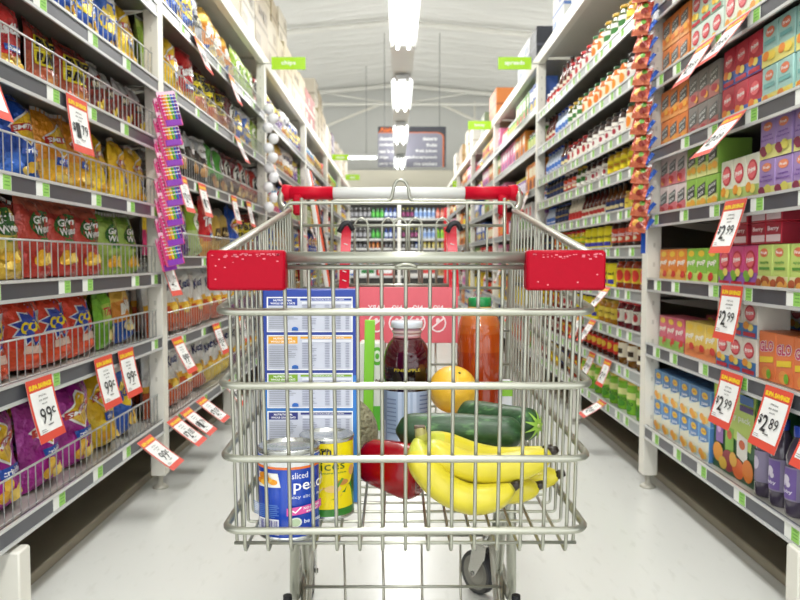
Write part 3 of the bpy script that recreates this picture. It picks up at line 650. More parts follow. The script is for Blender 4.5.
rowspec(-1, B2, 4, 1.50, [('green_pale', 1), ('smiths_yellow', 1), ('twist_red', 1), ('burger', 3), ('em_maroon', 1), ('blue_yellow', 2), ('green_pale', 2)], 2.90, 1, 1.08)
rowspec(-1, B2, 5, 1.79, [('blue_yellow', 3), ('silver', 1), ('party', 3), ('green_pale', 3), ('em_red', 1)], 2.90, 1, 1.12)

# right: juice packs; spec entries (kind, pack width, [levels], depth rows)
PW = dict(jb_orange=.249, jb_dark=.249, jb_green=.249, jb_pink=.249, c_white=.249, c_pink=.249, c_blue=.249, c_red=.249, c_mint=.249, c_teal=.166, c_purple=.166, c_lime=.166, p_orange=.249, p_green=.249, p_pink=.249, p_yellow=.249, p_blue=.249, p_glo=.27, p_skybox=.249, redpack=.166, darkred=.18, variety=.27, greenbox=.24)
PHT = dict(jb_orange=.102, jb_dark=.102, jb_green=.102, jb_pink=.102, c_teal=.108, c_purple=.102, c_red=.108, c_blue=.100, p_skybox=.108, redpack=.055, darkred=.17, c_white=.13, c_mint=.104)
PD = dict(jb_orange='orange pack of small juice cartons', jb_dark='grey and red juice carton pack', jb_green='green and yellow juice carton pack', jb_pink='pale pink juice carton pack', c_white='white juice pack with red circles', c_pink='pink juice pack with red circles', c_blue='white and blue juice pack', c_red='red and blue juice pack', c_mint='mint juice pack with red circles',
 c_teal='teal and yellow juice pack', c_purple='purple and yellow juice pack', c_lime='lime juice carton pack', p_orange='orange drink carton pack', p_green='green drink carton pack', p_pink='pink drink carton pack', p_yellow='yellow drink carton pack', p_glo='orange juice pack with pink lettering', p_skybox='sky blue juice pack', redpack='flat red drink pack', darkred='dark red drink pack', variety='big green box showing fruit', greenbox='dark green box')
BR = 'nearest right bay'
def packs(k, z, spec, y_start):
    """from far (the post at 2.82) towards the camera"""
    y = y_start; cnt = {}
    for kind, lv in spec:
        w_ = PW[kind]+.006
        for l_ in range(lv):
            for rr in range(2 if z < .6 else 1):
                i = cnt.get(kind, 0); cnt[kind] = i+(rr == 0)
                pos = '' if lv == 1 else (', lower of two' if l_ == 0 else ', stacked on another')
                lab = '%s%s, %s from the post, %s shelf up' % (PD[kind], pos, ORD[i], ORD[k]) if rr == 0 else '%s in the back row, %s shelf up' % (PD[kind], ORD[k])
                place(kind, (XR+.075+(.12 if kind in ('variety', 'greenbox') else 0)*0+rr*.17+(.04 if kind in ('variety', 'greenbox') else 0), y-w_/2, z-.008+l_*(PHT.get(kind, .115)+.0012)), -PI/2+random.uniform(-.02, .02), label=lab, group='packs on the %s shelf up, %s' % (ORD[k], BR))
        y -= w_
packs(6, 1.73, [('jb_orange', 2), ('c_mint', 1), ('c_teal', 1), ('c_red', 1), ('c_white', 1)], 2.80)
packs(5, 1.49, [('jb_orange', 2), ('c_mint', 2), ('c_white', 1), ('c_pink', 1), ('c_teal', 2)], 2.80)
packs(4, 1.24, [('jb_orange', 2), ('jb_dark', 2), ('c_red', 2), ('c_teal', 2), ('c_teal', 2), ('c_teal', 2)], 2.80)
packs(3, 1.01, [('jb_pink', 2), ('jb_green', 2), ('c_white', 1), ('c_purple', 2), ('c_purple', 2), ('c_purple', 2)], 2.80)
packs(2, .78, [('p_orange', 1), ('p_green', 1), ('c_pink', 1), ('c_lime', 1), ('c_lime', 1), ('c_lime', 1)], 2.80)
packs(1, .545, [('p_pink', 1), ('p_yellow', 1), ('c_blue', 2), ('p_glo', 1), ('p_glo', 1)], 2.80)
packs(0, .24, [('p_skybox', 2), ('p_skybox', 2), ('variety', 1)], 2.82)
def one(kind, x, y, z, lab, grp, rz=-PI/2): return place(kind, (x, y, z), rz, label=lab, group=grp)
for i, y in enumerate((2.0, 1.92, 1.84, 1.76)):
    place('b_purple' if i else 'b_purple_w', (XR+.05, y, .232), -PI/2, sc=(.86, .86, .92), label='purple cordial bottle with %s cap, %s from the green box' % ('white' if i == 0 else 'blue', ORD[i]), group='cordial bottles')
one('greenbox', XR+.22, 1.90, .2325, 'dark green box standing behind the cordial bottles', 'cordial corner')
one('darkred', XR+.24, 1.93, .5375, 'dark red drink pack behind the orange lettered juice pack', 'dark red packs')
for j, y in enumerate((2.19, 2.0)):
    for i in range(2):
        one('redpack', XR+.09, y, .772+.117+.0562*i, 'flat red drink pack, %s layer, %s' % (('lower', 'upper')[i], ('on the pink cartons', 'on the lime cartons')[j]), 'stacked red drink packs')
one('darkred', XR+.27, 1.95, .7725, 'dark red drink pack behind the lime cartons', 'dark red packs')
one('jb_green', XR+.25, 2.30, 1.0025, 'green and yellow juice pack standing in the back row', 'back row packs')

# right second bay: jars
JD = dict(j_redlid='red-lidded jam jar', j_white='white-labelled preserve jar', j_orange='orange marmalade jar', j_goldlid='gold-lidded honey jar', j_yellow='yellow-labelled jar', j_mixed='yellow and red relish jar', j_blue='blue and white jar', j_choc='red-labelled dark jar with white lid', j_coffee='dark jar with navy label', j_greenlid='green-lidded orange jar', j_pickle='white-labelled pickle jar', j_honeybig='large amber honey jar', j_small_red='small red jar', b_sauce='dark sauce bottle', b_white='cream sauce bottle', b_blue='pale blue bottle', b_syrup='navy-labelled syrup bottle', t_green='tall lime green tin', t_yellow='yellow spread jar with black lid', j_yg='yellow and green jar with red lid', j_redlabel='red-labelled jar with black lid')
JW = dict(j_honeybig=.10, b_sauce=.063, b_white=.063, b_blue=.060, b_syrup=.062, t_green=.085, t_yellow=.082, j_yg=.08, j_small_red=.06, j_blue=.066)
def jars(k, z, spec, rows=1, sc=1.0):
    gap = (ZR2+[2.10])[k+1]-z-.018
    y = 2.92; cnt = {}
    for kind, n in spec:
        for _ in range(n):
            w_ = JW.get(kind, .073)*sc*1.5
            if y+w_ > 5.06: return
            for rr in range(rows):
                i = cnt.get(kind, 0); cnt[kind] = i+(rr == 0)
                lab = '%s, %s along from the near post, %s shelf up' % (JD[kind], ORD[i], ORD[k]) if rr == 0 else '%s in the back row, %s shelf up' % (JD[kind], ORD[k])
                place(kind, (XR+.052+rr*.082, y+w_/2, z-.008), -PI/2+.35+random.uniform(-.25, .25), sc=(sc*1.05, sc*1.05, min(sc, gap/(JH[kind]+.003))), label=lab, group='jars on the %s shelf up, second right bay' % ORD[k])
            y += w_
jars(0, .23, [('t_green', 8), ('j_mixed', 3), ('j_coffee', 2), ('j_yellow', 3), ('j_redlid', 4)], 2, 1.0)
jars(1, .42, [('j_honeybig', 3), ('j_redlabel', 6), ('j_choc', 3), ('j_mixed', 4), ('j_redlid', 6)], 1, .85)
jars(2, .57, [('j_redlid', 4), ('j_goldlid', 3), ('t_yellow', 4), ('j_redlid', 4), ('j_mixed', 3), ('j_yellow', 5)], 1, .95)
jars(3, .73, [('j_mixed', 4), ('t_yellow', 4), ('j_redlid', 4), ('j_choc', 3), ('j_yellow', 4)], 1, 1.0)
jars(4, .90, [('j_choc', 5), ('t_yellow', 4), ('j_yg', 4), ('j_greenlid', 3), ('j_coffee', 4)], 1, .95)
jars(5, 1.05, [('j_goldlid', 4), ('b_syrup', 4), ('b_sauce', 6), ('b_white', 4), ('j_coffee', 4), ('b_blue', 4)], 1, .80)
jars(6, 1.21, [('j_coffee', 2), ('j_yellow', 4), ('j_white', 4), ('j_pickle', 2), ('j_choc', 3), ('j_coffee', 5), ('j_blue', 3)], 1, .92)
jars(7, 1.36, [('j_orange', 3), ('j_white', 6), ('j_redlid', 4), ('b_syrup', 2), ('b_blue', 7)], 1, 1.0)
jars(8, 1.56, [('j_white', 3), ('j_orange', 3), ('j_greenlid', 4), ('j_pickle', 3), ('b_blue', 4), ('b_sauce', 5)], 1, 1.0)
jars(9, 1.785, [('j_goldlid', 3), ('j_pickle', 3), ('j_greenlid', 2), ('j_redlid', 4), ('b_sauce', 3), ('j_small_red', 4), ('j_blue', 5)], 1, 1.05)

# far bays
bagk = ['smiths_yellow', 'bigyellow', 'kettle_orange', 'rainbow', 'purple', 'blue_yellow', 'green_pale', 'twist_red', 'lime', 'gold', 'smiths_blue', 'party']
farr = random.Random(21)
for i in range(2, 6):
    for k, z in enumerate(ZFL):
        y = BAYS[i]+.09; kind = farr.choice(bagk); left = farr.randint(1, 3)
        while y < BAYS[i+1]-.28:
            if left == 0: kind = farr.choice(bagk); left = farr.randint(2, 4)
            w_ = KW.get(kind, .19)*1.0
            place(kind, (XL-.09, y+w_/2, z-.005), PI/2+farr.uniform(-.15, .15), tilt=0, sc=farr.uniform(.92, 1.0), label='%s far along the %s shelf up, %s left bay' % (DESC[kind], ORD[k], ORD[i]), group='bags on the %s shelf up, %s left bay' % (ORD[k], ORD[i]))
            y += w_*.97; left -= 1
    for k, z in enumerate(ZFR):
        y = BAYS[i]+.04; q = farr.randint(2, 6); kind = 'far_0'
        top = ZFR[k+1]-z if k+1 < len(ZFR) else .25
        while y < BAYS[i+1]-.15:
            if q <= 0 or y < BAYS[i]+.07: kind = farr.choice(['far_%d' % a for a in range(8)]+['fbox_%d' % a for a in range(7)]); q = farr.randint(3, 6)
            w_ = .105 if kind[:4] == 'far_' else .155
            nm = dict(far_='jar', fbox='packet')[kind[:4]]
            colr = dict(far_0='cream red-topped', far_1='yellow', far_2='dark white-topped', far_3='white red-topped', far_4='blue', far_5='orange', far_6='violet', far_7='green', fbox_0='yellow', fbox_1='red', fbox_2='blue', fbox_3='white', fbox_4='green', fbox_5='pink', fbox_6='orange')[kind]
            place(kind, (XR+.085, y+w_/2, z-.008), -PI/2+farr.uniform(-.1, .1), sc=.95, label='%s %s on the %s shelf up, %s right bay' % (colr, nm, ORD[k], ORD[i]), group='goods on the %s shelf up, %s right bay' % (ORD[k], ORD[i]))
            y += w_; q -= 1

# stock cartons on top of the shelving
def stock(x, y0, y1, z, h_, d_, c, c2, lab, grp, words='', sd=1):
    w_ = y1-y0
    b = MB().box((0, 0, h_/2), (d_, w_, h_), c, .004)
    # prints on the aisle face and on the face towards the camera
    fx = -sd*d_/2
    mpx = lambda u, v, d: (fx-sd*d, (-w_/2+w_*u)*(1 if sd < 0 else -1), h_*v)
    mpy = lambda u, v, d: (-d_/2+d_*u, -w_/2-d, h_*v)
    L = [('q', 0, .46, 1, .53, c2), ('q', .08, .12, .40, .32, c2), ('q', .62, .62, .92, .82, c2)]
    if words: L.append(('t', words, .5, .72, .5, .14, '5A4A38'))
    b.layers(mpx, L, .001, .0008); b.layers(mpy, L[:1]+L[3:]+[('q', .15, .15, .5, .35, c2)], .001, .0008)
    b.build('stock_carton', 'card', loc=(x, (y0+y1)/2, z), rot=(0, 0, random.uniform(-.02, .02)), label=lab, cat='carton', group=grp)
cols = [('C2B698', 'A08E6C'), ('D0C8B4', 'A8A08C'), ('A88A5E', '7E643E'), ('B4A484', '8E7C5A')]
y = 3.0; i = 0
while y < 13.6:
    w_ = farr.uniform(.36, .52); c, c2 = cols[farr.choice((0, 1, 3)) if y < 6.6 else farr.randrange(4)]
    hh = farr.uniform(.30, .42)
    if 7.6 < y < 8.0: c, c2 = 'B0443A', 'E8E0D0'
    if 10.6 < y < 11.1: c, c2 = '5A3A6A', 'D8D0E0'
    stock(XL-.20, y, y+w_, 2.177, hh, .36, c, c2, 'cardboard carton on top of the left shelving, %s from the camera' % ORD[i], 'stock cartons above the left shelves', farr.choice(['', 'CHIPS', '', 'SNACKS']), -1)
    if y < 6.5 or 8.5 < y < 9.3:
        stock(XL-.22, y+.02, y+w_-.02, 2.179+hh, farr.uniform(.24, .34), .32, *cols[farr.choice((0, 1, 3))], 'upper carton stacked on the %s carton above the left shelving' % ORD[i], 'stock cartons above the left shelves', '', -1)
    y += w_+.02; i += 1
for n_, (y0, y1, h_, c, c2, lab) in enumerate(((3.3, 3.75, .30, 'A8BCCC', '5A8AB4', 'pale blue patterned carton above the second right bay'), (3.8, 4.25, .26, 'C8CCCC', '8AA0B8', 'white carton next to the blue one above the jars'), (4.45, 4.75, .24, 'CCCCC8', '5A78B4', 'white and blue carton above the far end of the jars'),
     (5.3, 5.55, .24, '2A2C34', '4A4C58', 'black carton beneath the green spreads sign'), (5.6, 6.1, .25, 'E8EAEE', 'A8B4C8', 'white carton behind the black one on the right'),
     (7.45, 7.95, .30, 'D07A34', 'A85A24', 'orange carton on top of the right shelving'), (8.4, 8.8, .25, '8A9A7A', 'D8D8C8', 'green-grey carton on the right shelving top'), (9.7, 10.1, .3, 'E8E4DA', 'C8BCA8', 'cream carton far along the right shelving top'),
     (10.3, 10.7, .38, 'D8C8A8', 'A88C62', 'tall tan carton far along the right shelving top'), (11.2, 11.8, .32, 'C8A470', 'A88452', 'brown carton toward the right shelving end'), (12.4, 12.9, .36, 'ECE6DA', 'B8A890', 'last pale carton at the right shelving end'))):
    stock(XR+.20, y0, y1, 2.177, h_, .36, c, c2, lab, 'stock cartons above the right shelves', '', 1)

# green category signs standing out into the aisle
def cat_sign(x0, y0, x1, y1, Y, txt, lab, side):
    a = at(x0, y1, Y); b_ = at(x1, y0, Y); w_, h_ = b_.x-a.x, b_.z-a.z
    r = link('category_sign', None, loc=(a.x, Y, a.z), label=lab, cat='sign', group='green category signs')
    MB().box((w_/2, .002, h_/2), (w_, .004, h_), 'A8DC14', .001).layers(flatmap(0, 0, w_, h_), [('t', txt, .5, .5, min(.7, .085*len(txt)), .42, 'F6FAE8', 0, .03)], .001).build('panel', 'gloss', r)
    ex = (XL if side < 0 else XR)-a.x
    MB().tube([(w_/2, .006, h_/2), (ex, .006, h_/2)], .004, 'D8D8D0', 6).build('arm', 'wire', r)
cat_sign(271.5, 57, 305.5, 69.5, 5.06, 'chips', 'lime green sign reading chips on the left post', -1)
cat_sign(498, 57, 531.5, 69.5, 5.06, 'spreads', 'lime green sign reading spreads on the right', 1)
cat_sign(468, 121, 491.5, 129.5, 7.3, 'honey', 'lime green sign reading honey farther along the right', 1)
cat_sign(332, 154.5, 348.5, 160, 9.7, 'snacks', 'small lime green sign over the left shelves, nearer one', -1)
cat_sign(345.5, 174.5, 359.5, 180, 11.9, 'nuts', 'smallest lime green sign at the left shelving end', -1)
cat_sign(452.5, 181, 457.5, 187.5, 11.9, 'jam', 'narrow lime green sign at the right shelving end', 1)

# hanging price tickets
TW, TH = .135, .150
def ticket_mesh(price, bent):
    f = lambda u, v, d=0: ((u-.5)*TW, -(1-v)**1.6*bent-d, -(1-v)*TH*(1-bent*.8))
    b = MB(); b.grid(lambda u, v: f(u, v, 0), 1, 8, 'DE4A36'); b.grid(lambda u, v: f(u, v, -.0008), 1, 8, 'F0F0EE', flip=True)
    L = [('q', .07, .13, .93, .80, 'F3F4F2'), ('t', 'SUPA SAVINGS', .5, .875, .86, .085, 'F8D21C', 0, .07), ('t', 'SPECIAL', .5, .72, .30, .028, '6A6A6A'), ('t', 'on now', .5, .65, .34, .028, '6A6A6A'), ('t', 'each', .5, .59, .2, .025, '6A6A6A')]
    if price.endswith('c'): L += [('t', price[:-1], .46, .40, .42, .25, '17171A', 0, .0), ('t', 'c', .75, .44, .12, .11, '17171A', 0, .02)]
    else: L += [('t', '$', .18, .44, .12, .17, '17171A', 0, .02), ('t', price[1], .36, .40, .20, .27, '17171A', 0, .015), ('t', price[3:], .68, .43, .30, .18, '17171A', 0, .0)]
    L += [('q', .42, .235, .62, .25, '444444'), ('q', .12, .19, .3, .20, '888888'), ('q', .12, .16, .34, .17, '888888')]
    b.layers(f, L, .0005, .0003, curved=2)
    return b.mesh('price_ticket', 'paper')
TM = {p: ticket_mesh(p, .016) for p in ('99c', '$2.99', '$2.89', '$1.79', '$2.00')}
def ticket(side, px, z, tilt, price, lab, Y=None, sc=1):
    xf = XL if side < 0 else XR
    Y = Y or xf*F_PX/(px+(-6 if side < 0 else 7)-397)
    link('price_ticket', TM[price], None, (xf-side*.014, Y, z-.002), (-tilt, 0, PI/2 if side < 0 else -PI/2), sc, lab, 'price ticket', 'hanging price tickets')
T = ticket
T(-1, -20, 1.28, .2, '99c', 'red and white ticket cut off by the photo left edge, fifth shelf')
T(-1, 82, 1.28, .02, '$1.79', 'price ticket hanging over the orange chip bags, left')
T(-1, 37, .57, .12, '99c', 'price ticket reading 99c nearest on the left, above magenta bags')
T(-1, 103, .57, .10, '99c', 'price ticket reading 99c above the yellow chip bag, nearer of a pair')
T(-1, 126, .57, .10, '99c', 'price ticket reading 99c beside the left post, farther of a pair')
for i, px in enumerate((143, 172, 185, 201)):
    T(-1, px, .25, .80, ('99c', '$2.00', '$1.79', '$2.00')[i], '%s of the four price tickets sticking out low along the left aisle' % ('nearest', 'second', 'third', 'farthest')[i])
for i, (px, z, tl) in enumerate(((186, 1.18, .15), (206, 1.18, .12), (238, 1.18, .1), (253, 1.18, .1), (204, 1.79, .25), (237, 1.79, .2), (242, 1.50, .3), (168, .86, .2), (178, .55, .35), (218, .55, .25), (228, .25, .55), (243, .55, .2))):
    T(-1, px, z, tl, ('$2.00', '$1.79', '99c')[i % 3], '%s price ticket along from the post, %s shelf of the second left bay' % (('nearest', 'second', 'third', 'fourth', 'nearest', 'second', 'only', 'only', 'nearest', 'second', 'lowest', 'third')[i], {1.18: 'fourth', 1.79: 'top', 1.5: 'fifth', .86: 'third', .55: 'second', .25: 'bottom'}[z]))
T(1, 700, 1.49, .45, '$2.89', 'price ticket over the small orange packs, upper right')
T(1, 733, 1.49, .55, '$2.89', 'upper right price ticket, nearer of the top two')
T(1, 731, 1.24, .60, '$2.89', 'strongly tilted price ticket above the green juice packs')
T(1, 733, 1.01, .20, '$2.99', 'price ticket reading 2.99 above the pink cartons, middle right')
T(1, 731, .78, .05, '$2.99', 'price ticket reading 2.99 hanging in front of white and blue cartons')
T(1, 733, .545, .14, '$2.99', 'price ticket reading 2.99 above the sky blue packs')
T(1, 782, .545, .18, '$2.89', 'price ticket reading 2.89 between green box and cordial bottles')
T(1, 836, .545, .25, '$2.89', 'price ticket cut off by the right photo edge, above cordial')
for i, (px, z, tl) in enumerate(((606, .42, .25), (604, .73, .6), (590, .57, .5), (602, .23, .9), (590, .42, .3), (577, .57, .3))):
    T(1, px, z, tl, ('$2.99', '$2.89')[i % 2], 'small price ticket beside the cart among the jar shelves, %s' % ('second shelf up, nearer', 'fourth shelf up', 'third shelf up, nearer', 'bottom shelf', 'second shelf up, farther', 'third shelf up, farther')[i], sc=.8)
farr2 = random.Random(5)
for i in range(2, 5):
    for k in range(3):
        for sd in (-1, 1):
            Z_ = (ZFL if sd < 0 else ZFR)[farr2.choice((2, 3, 4, 1))]
            link('price_ticket', TM['$2.00'], None, ((XL if sd < 0 else XR)-sd*.014, BAYS[i]+.3+.7*k, Z_-.002), (-.25, 0, PI/2 if sd < 0 else -PI/2), 1, 'distant price ticket on a shelf of the %s %s bay' % (ORD[i], 'left' if sd < 0 else 'right'), 'price ticket', 'distant price tickets')

# clip strips
def strip_left():
    cc = ['E83A8A', 'F0802A', 'F0D82A', '5AB83A', '2A6AC8', '6A3A9A']
    b = MB(); b.box((0, 0, 0), (.085, .010, .15), 'E85A94', .004)
    for i, c in enumerate(cc): b.box((-.032+.013*i, -.008, .01), (.010, .010, .115), c, .003)
    b.box((0, -.007, -.060), (.07, .006, .028), '8A3AB0', .002); b.box((0, -.007, .070), (.085, .003, .022), 'F4C8DC')
    for i in range(6): b.box((0, -.0145, .055-.016*i), (.07, .001, .003), 'F4F0F4')
    proto('candy', [('candy_pack', b.mesh('candy_pack', 'gloss'))], 'candy pack', 'candy_pack')
    xs, Yc = -.816, 2.785
    MB().box((xs-.012, Yc+.028, 1.09), (.030, .003, .66), 'E0E0DC').box((xs-.02, Yc+.03, 1.43), (.05, .004, .02), 'E0E0DC').build('clip_strip', 'gloss', label='pale plastic clip strip of candy hanging on the left post', cat='clip strip')
    for i in range(8):
        z = 1.375-.070*i
        place('candy', (xs+.014, Yc-.016-.004*(i % 2), z), .62+random.uniform(-.06, .06), tilt=-.20, lean=-.20, sc=.80, label='rainbow candy pack in front on the left clip strip, %s down' % ORD[i], group='candy packs on the left clip strip')
        place('candy', (xs-.012, Yc+.004, z-.02), .95+random.uniform(-.06, .06), tilt=-.16, lean=-.16, sc=.78, label='rainbow candy pack behind on the left clip strip, %s down' % ORD[i], group='candy packs on the left clip strip')
strip_left()
def strip_right():
    def sachet(u, v, d=0):
        return ((u-.5)*.085, -(.012*math.sin(PI*u)*math.sin(PI*v)+.003*math.sin(9*v))-d, (v-.5)*.115)
    b = MB(); b.grid(lambda u, v: sachet(u, v), 8, 8, lambda u, v: 'B8482C' if .25 < v < .75 else ('D8D4D0' if v >= .75 else 'C86A4A'))
    b.grid(lambda u, v: (lambda p: (p[0], -p[1]*.5+.001, p[2]))(sachet(u, v)), 8, 8, 'A83A2A', flip=True)
    b.layers(sachet, [('q', .1, .72, .9, .94, 'E8E4E4'), ('e', .35, .4, .2, .16, 'D8A03A'), ('e', .62, .3, .22, .14, '8A2418'), ('e', .6, .55, .16, .1, '6AA03A'), ('t', 'Sauce', .5, .83, .6, .12, '2A4AA0', .03)], .001, .0005, curved=2)
    b.box((.050, .002, -.01), (.022, .002, .06), '2A5ABC', rot=Matrix.Rotation(.5, 3, 'Y'))
    proto('sachet', [('sauce_sachet', b.mesh('sauce_sachet', 'foil'))], 'sachet', 'sauce_sachet')
    xs, Yc = .868, 2.785
    MB().box((xs+.022, Yc+.02, 1.42), (.016, .003, 1.10), '2A5ABC').box((xs+.03, Yc+.02, 1.96), (.05, .005, .02), 'E0E0DC').build('clip_strip', 'gloss', label='blue clip strip of sauce sachets hanging on the right post', cat='clip strip')
    for i in range(17):
        z = 1.905-.0575*i
        place('sachet', (xs-.004+.006*(i % 2), Yc-.012, z), -.75+random.uniform(-.15, .15), tilt=-.30, lean=.12, sc=.74, label='red food sachet on the right clip strip, %s down' % ORD[i], group='sauce sachets on the right clip strip')
strip_right()
# net of white balls at the second left post
MB().tube([(XL+.06, 5.0, 1.15), (XL+.06, 5.0, 1.86)], .003, 'C8C8C8', 5).build('hanging_cord', 'gloss', label='thin cord carrying white balls by the second left post', cat='cord')
sph = lambda r, n=8: [(r*math.sin(PI*i/n), -r*math.cos(PI*i/n)) for i in range(n+1)]
bm_ = MB().lathe(sph(.034), 'F0F0F2', 14).mesh('white_ball', 'gloss')
for i in range(11):
    link('white_ball', bm_, None, (XL+.065+.03*(i % 2)-.015, 4.98-.02*(i % 3), 1.80-.062*i), label='white ball hanging by the second left post, %s down' % ORD[i], cat='ball', group='white balls by the second left post')

# slanted display boards halfway down the left side
for i, (c, nm) in enumerate((('F0F0EE', 'white'), ('E8562A', 'orange'), ('24262A', 'black'))):
    MB().box((0, 0, .84), (.035, .035, 1.66), c, .004).build('leaning_pole', 'gloss', loc=(XL+.33, 7.0+.22*i, 0.012), rot=(0, -.165, 0), label='%s pole leaning by the third left bay' % nm, cat='pole', group='leaning poles')

# ---------------------------------------------------------------- drinks at the end of the aisle
DY = 18.0
r = link('drinks_shelving', None, loc=(0, DY, 0), label='white shelving full of soft drinks across the aisle end', cat='shelving')
for x in (-1.75, 0.05, 1.85): MB().box((x, 0, 1.1), (.08, .08, 2.2), 'ECEAE2', .004).build('post', 'enamel', r)
MB().box((0.05, .62, 1.1), (3.6, .03, 2.2), '5A5854').build('back_panel', 'shelf', r)
MB().box((0.05, .28, 2.17), (3.6, .6, .05), 'ECEAE2').build('top_panel', 'enamel', r)
DZ = [.12, .45, .72, 1.09, 1.31, 1.78]
for z in DZ: MB().box((0.05, .30, z-.02), (3.52, .62, .03), 'D8D8D4').box((0.05, -.02, z-.01), (3.52, .012, .05), 'CFCFCC').build('shelf', 'shelf', r)
def pet(kind, body, cap, label, h=.27, rr=.045):
    b = MB().lathe([(rr*.85, 0), (rr, .01), (rr, h*.25), (rr, h*.62), (rr*.75, h*.75), (rr*.32, h*.88), (rr*.32, h*.90), (rr*.36, h*.91), (rr*.36, h), (0, h)], body, 10, cols=[body, body, label, body, body, body, cap, cap, cap])
    proto(kind, [('drink_bottle', b.mesh('drink_bottle', 'jar'))], 'bottle', 'drink_bottle')
pet('d_black', '1C1412', 'E8E8E8', 'A8A8AC'); pet('d_green', '2E8A34', '2A7A30', '5AC048'); pet('d_blue', '1A3A8A', '2A54C0', 'C8D4EC'); pet('d_yb', '2A2018', 'E8E03A', '8A3A6A'); pet('d_sky', 'C0D4EC', '9AB8E0', '88A8DC'); pet('d_red', 'E87058', 'E04A3A', 'F0A898'); pet('d_orange', 'F07A28', 'F0F0F0', 'F4A860'); pet('d_lime', 'A8D03A', '3A9A34', '7AC034'); pet('d_yellow', 'F4DC48', 'E8E8E8', 'F0E8A0')
DN = dict(d_black='dark cola bottle', d_green='green soft drink bottle', d_blue='blue soft drink bottle', d_yb='dark bottle with yellow cap', d_sky='pale blue water bottle', d_red='coral red drink bottle', d_orange='orange drink bottle', d_lime='lime drink bottle', d_yellow='yellow drink bottle')
rowsD = {5: ['d_black']*11+['d_green']*3+['d_blue']*3+['d_yb']*4+['d_sky']*5+['d_red']*8, 4: ['d_black']*11+['d_green']*3+['d_blue']*3+['d_yb']*5+['d_sky']*4+['d_lime']*4+['d_red']*4,
         3: ['d_black']*10+['d_orange']*4+['d_black']*7+['d_blue']*2+['d_yellow']*6+['d_yellow']*5, 2: ['d_sky', 'd_red']*6+['d_black']*4+['d_green']*3+['d_blue']*3+['d_black']*12}
for k, row in rowsD.items():
    for i, kd in enumerate(row):
        place(kd, (-1.65+i*.10, DY+.10, DZ[k]-.004), 0, sc=.95 if k > 3 else .66, label='%s on the %s shelf across the aisle end' % (DN[kd], {5: 'top', 4: 'second', 3: 'third', 2: 'fourth'}[k]), group='drinks across the aisle end, %s shelf' % {5: 'top', 4: 'second', 3: 'third', 2: 'fourth'}[k])
for i, (c, c2) in enumerate((('E8E8E4', 'D8342A'), ('3A62B4', 'F0F0F0'), ('F0F0EE', '2A7A3A'), ('C83A34', 'F0F0F0'), ('E6E2DA', '555555'), ('F0EEEA', 'C83A34'), ('C8A878', '8A6A42'), ('B89468', '8A6A42'))):
    b = MB().box((0, 0, .115), (.38, .3, .23), c, .004).layers(flatmap(-.19, 0, .38, .23, -.15), [('q', .1, .3, .9, .7, c2)])
    b.build('drink_case', 'card', loc=((-1.5+.41*i) if i < 4 else (.33+.41*(i-4)), DY+.15, DZ[1]-.004), label='%s case of drinks on the lower shelf across the aisle end' % ['white and red', 'blue', 'white and green', 'red', 'white and grey', 'cream and red', 'tan', 'brown'][i], cat='drink case', group='drink cases')
MB().box((0, 0, 1.0), (.12, .10, 2.0), 'D8242E', .01).build('red_column', 'gloss', loc=((446.5-397)*17.5/775, 17.5, 0), label='red advertising column in front of the drinks shelving', cat='column')
for i, x in enumerate((-1.75, -1.5, -1.25)):
    MB().lathe([(.10, 0), (.11, .01), (.10, .12), (.04, .17), (0, .18)], 'E4E4E6', 12).build('white_bowl', 'gloss', loc=(x-.0, DY+.2, 2.196), label='pale round container on the drinks shelving top, %s from left' % ORD[i], cat='container', group='pale containers on the drinks shelving')

# ---------------------------------------------------------------- shopping cart
CX = .0115
WC = 'AEAFA2'
cart = link('shopping_cart', None, loc=(CX, 1.45, 0), label='chrome wire shopping cart with red corner bumpers and red-ended handle', cat='shopping cart')
O = Vector((CX, 1.45, 0))
def lp(x, y, z): return Vector((x, y-1.45, z))            # cart-centred x, world y and z
def lw(px, py, Y): return at(px, py, Y)-O
yR_ = 1.84
hw = lambda y: .246+(.266-.246)*(y-1.0)/(yR_-1.0)
HOOPS = [(1.000, .851, .964, .0050), (1.000, .7816, .850, .0052), (1.010, .6837, .728, .0052), (1.020, .584, .590, .0052), (1.030, .483, .452, .0054)]
for k, (yf, zf, zr, rr) in enumerate(HOOPS):
    ins = 0 if k == 0 else .0
    P_ = fillet([lp(-hw(yR_), yR_, zr), lp(-hw(yf), yf, zf), lp(hw(yf), yf, zf), lp(hw(yR_), yR_, zr)], .036, 8)
    MB().tube(P_, rr if k else .0068, WC, 10).build('hoop_wire', 'wire', cart)
MB().tube([lp(-.16, .995, .8395), lp(.16, .995, .8395)], .0032, WC, 8).tube([lp(-.16, .992, .852), lp(.16, .992, .852)], .0074, WC, 10).build('front_rim_rod', 'wire', cart)
# small bent latch in the middle of the front rod
MB().tube(fillet([lp(-.014, .991, .8400), lp(-.006, .989, .8435), lp(.006, .989, .8435), lp(.014, .991, .8400)], .004, 4), .0024, WC, 6).build('latch_wire', 'wire', cart)
# front wires, turning under the basket and running back as the floor
zfl = lambda y: .456-.012*(y-1.05)/.8*1.0
b = MB(); bf = MB()
nx = 15
for i in range(nx):
    u = -1+2*i/(nx-1); x = u*.2215
    x1 = u*.2185
    pts = [lp(x, 1.008, .851), lp(x1, 1.038, .4500), lp(x1*1.0, 1.062, .4535), lp(u*.238, yR_-.02, zfl(yR_))]
    pts2 = fillet(pts, .012, 4)
    cut = [j for j, q in enumerate(pts2) if q.y+1.45 < 1.064][-1]
    b.tube(pts2[:cut+1], .0025, WC, 6, cap=False); bf.tube(pts2[cut:], .0024, WC, 6, cap=False)
b.build('front_grille', 'wire', cart)
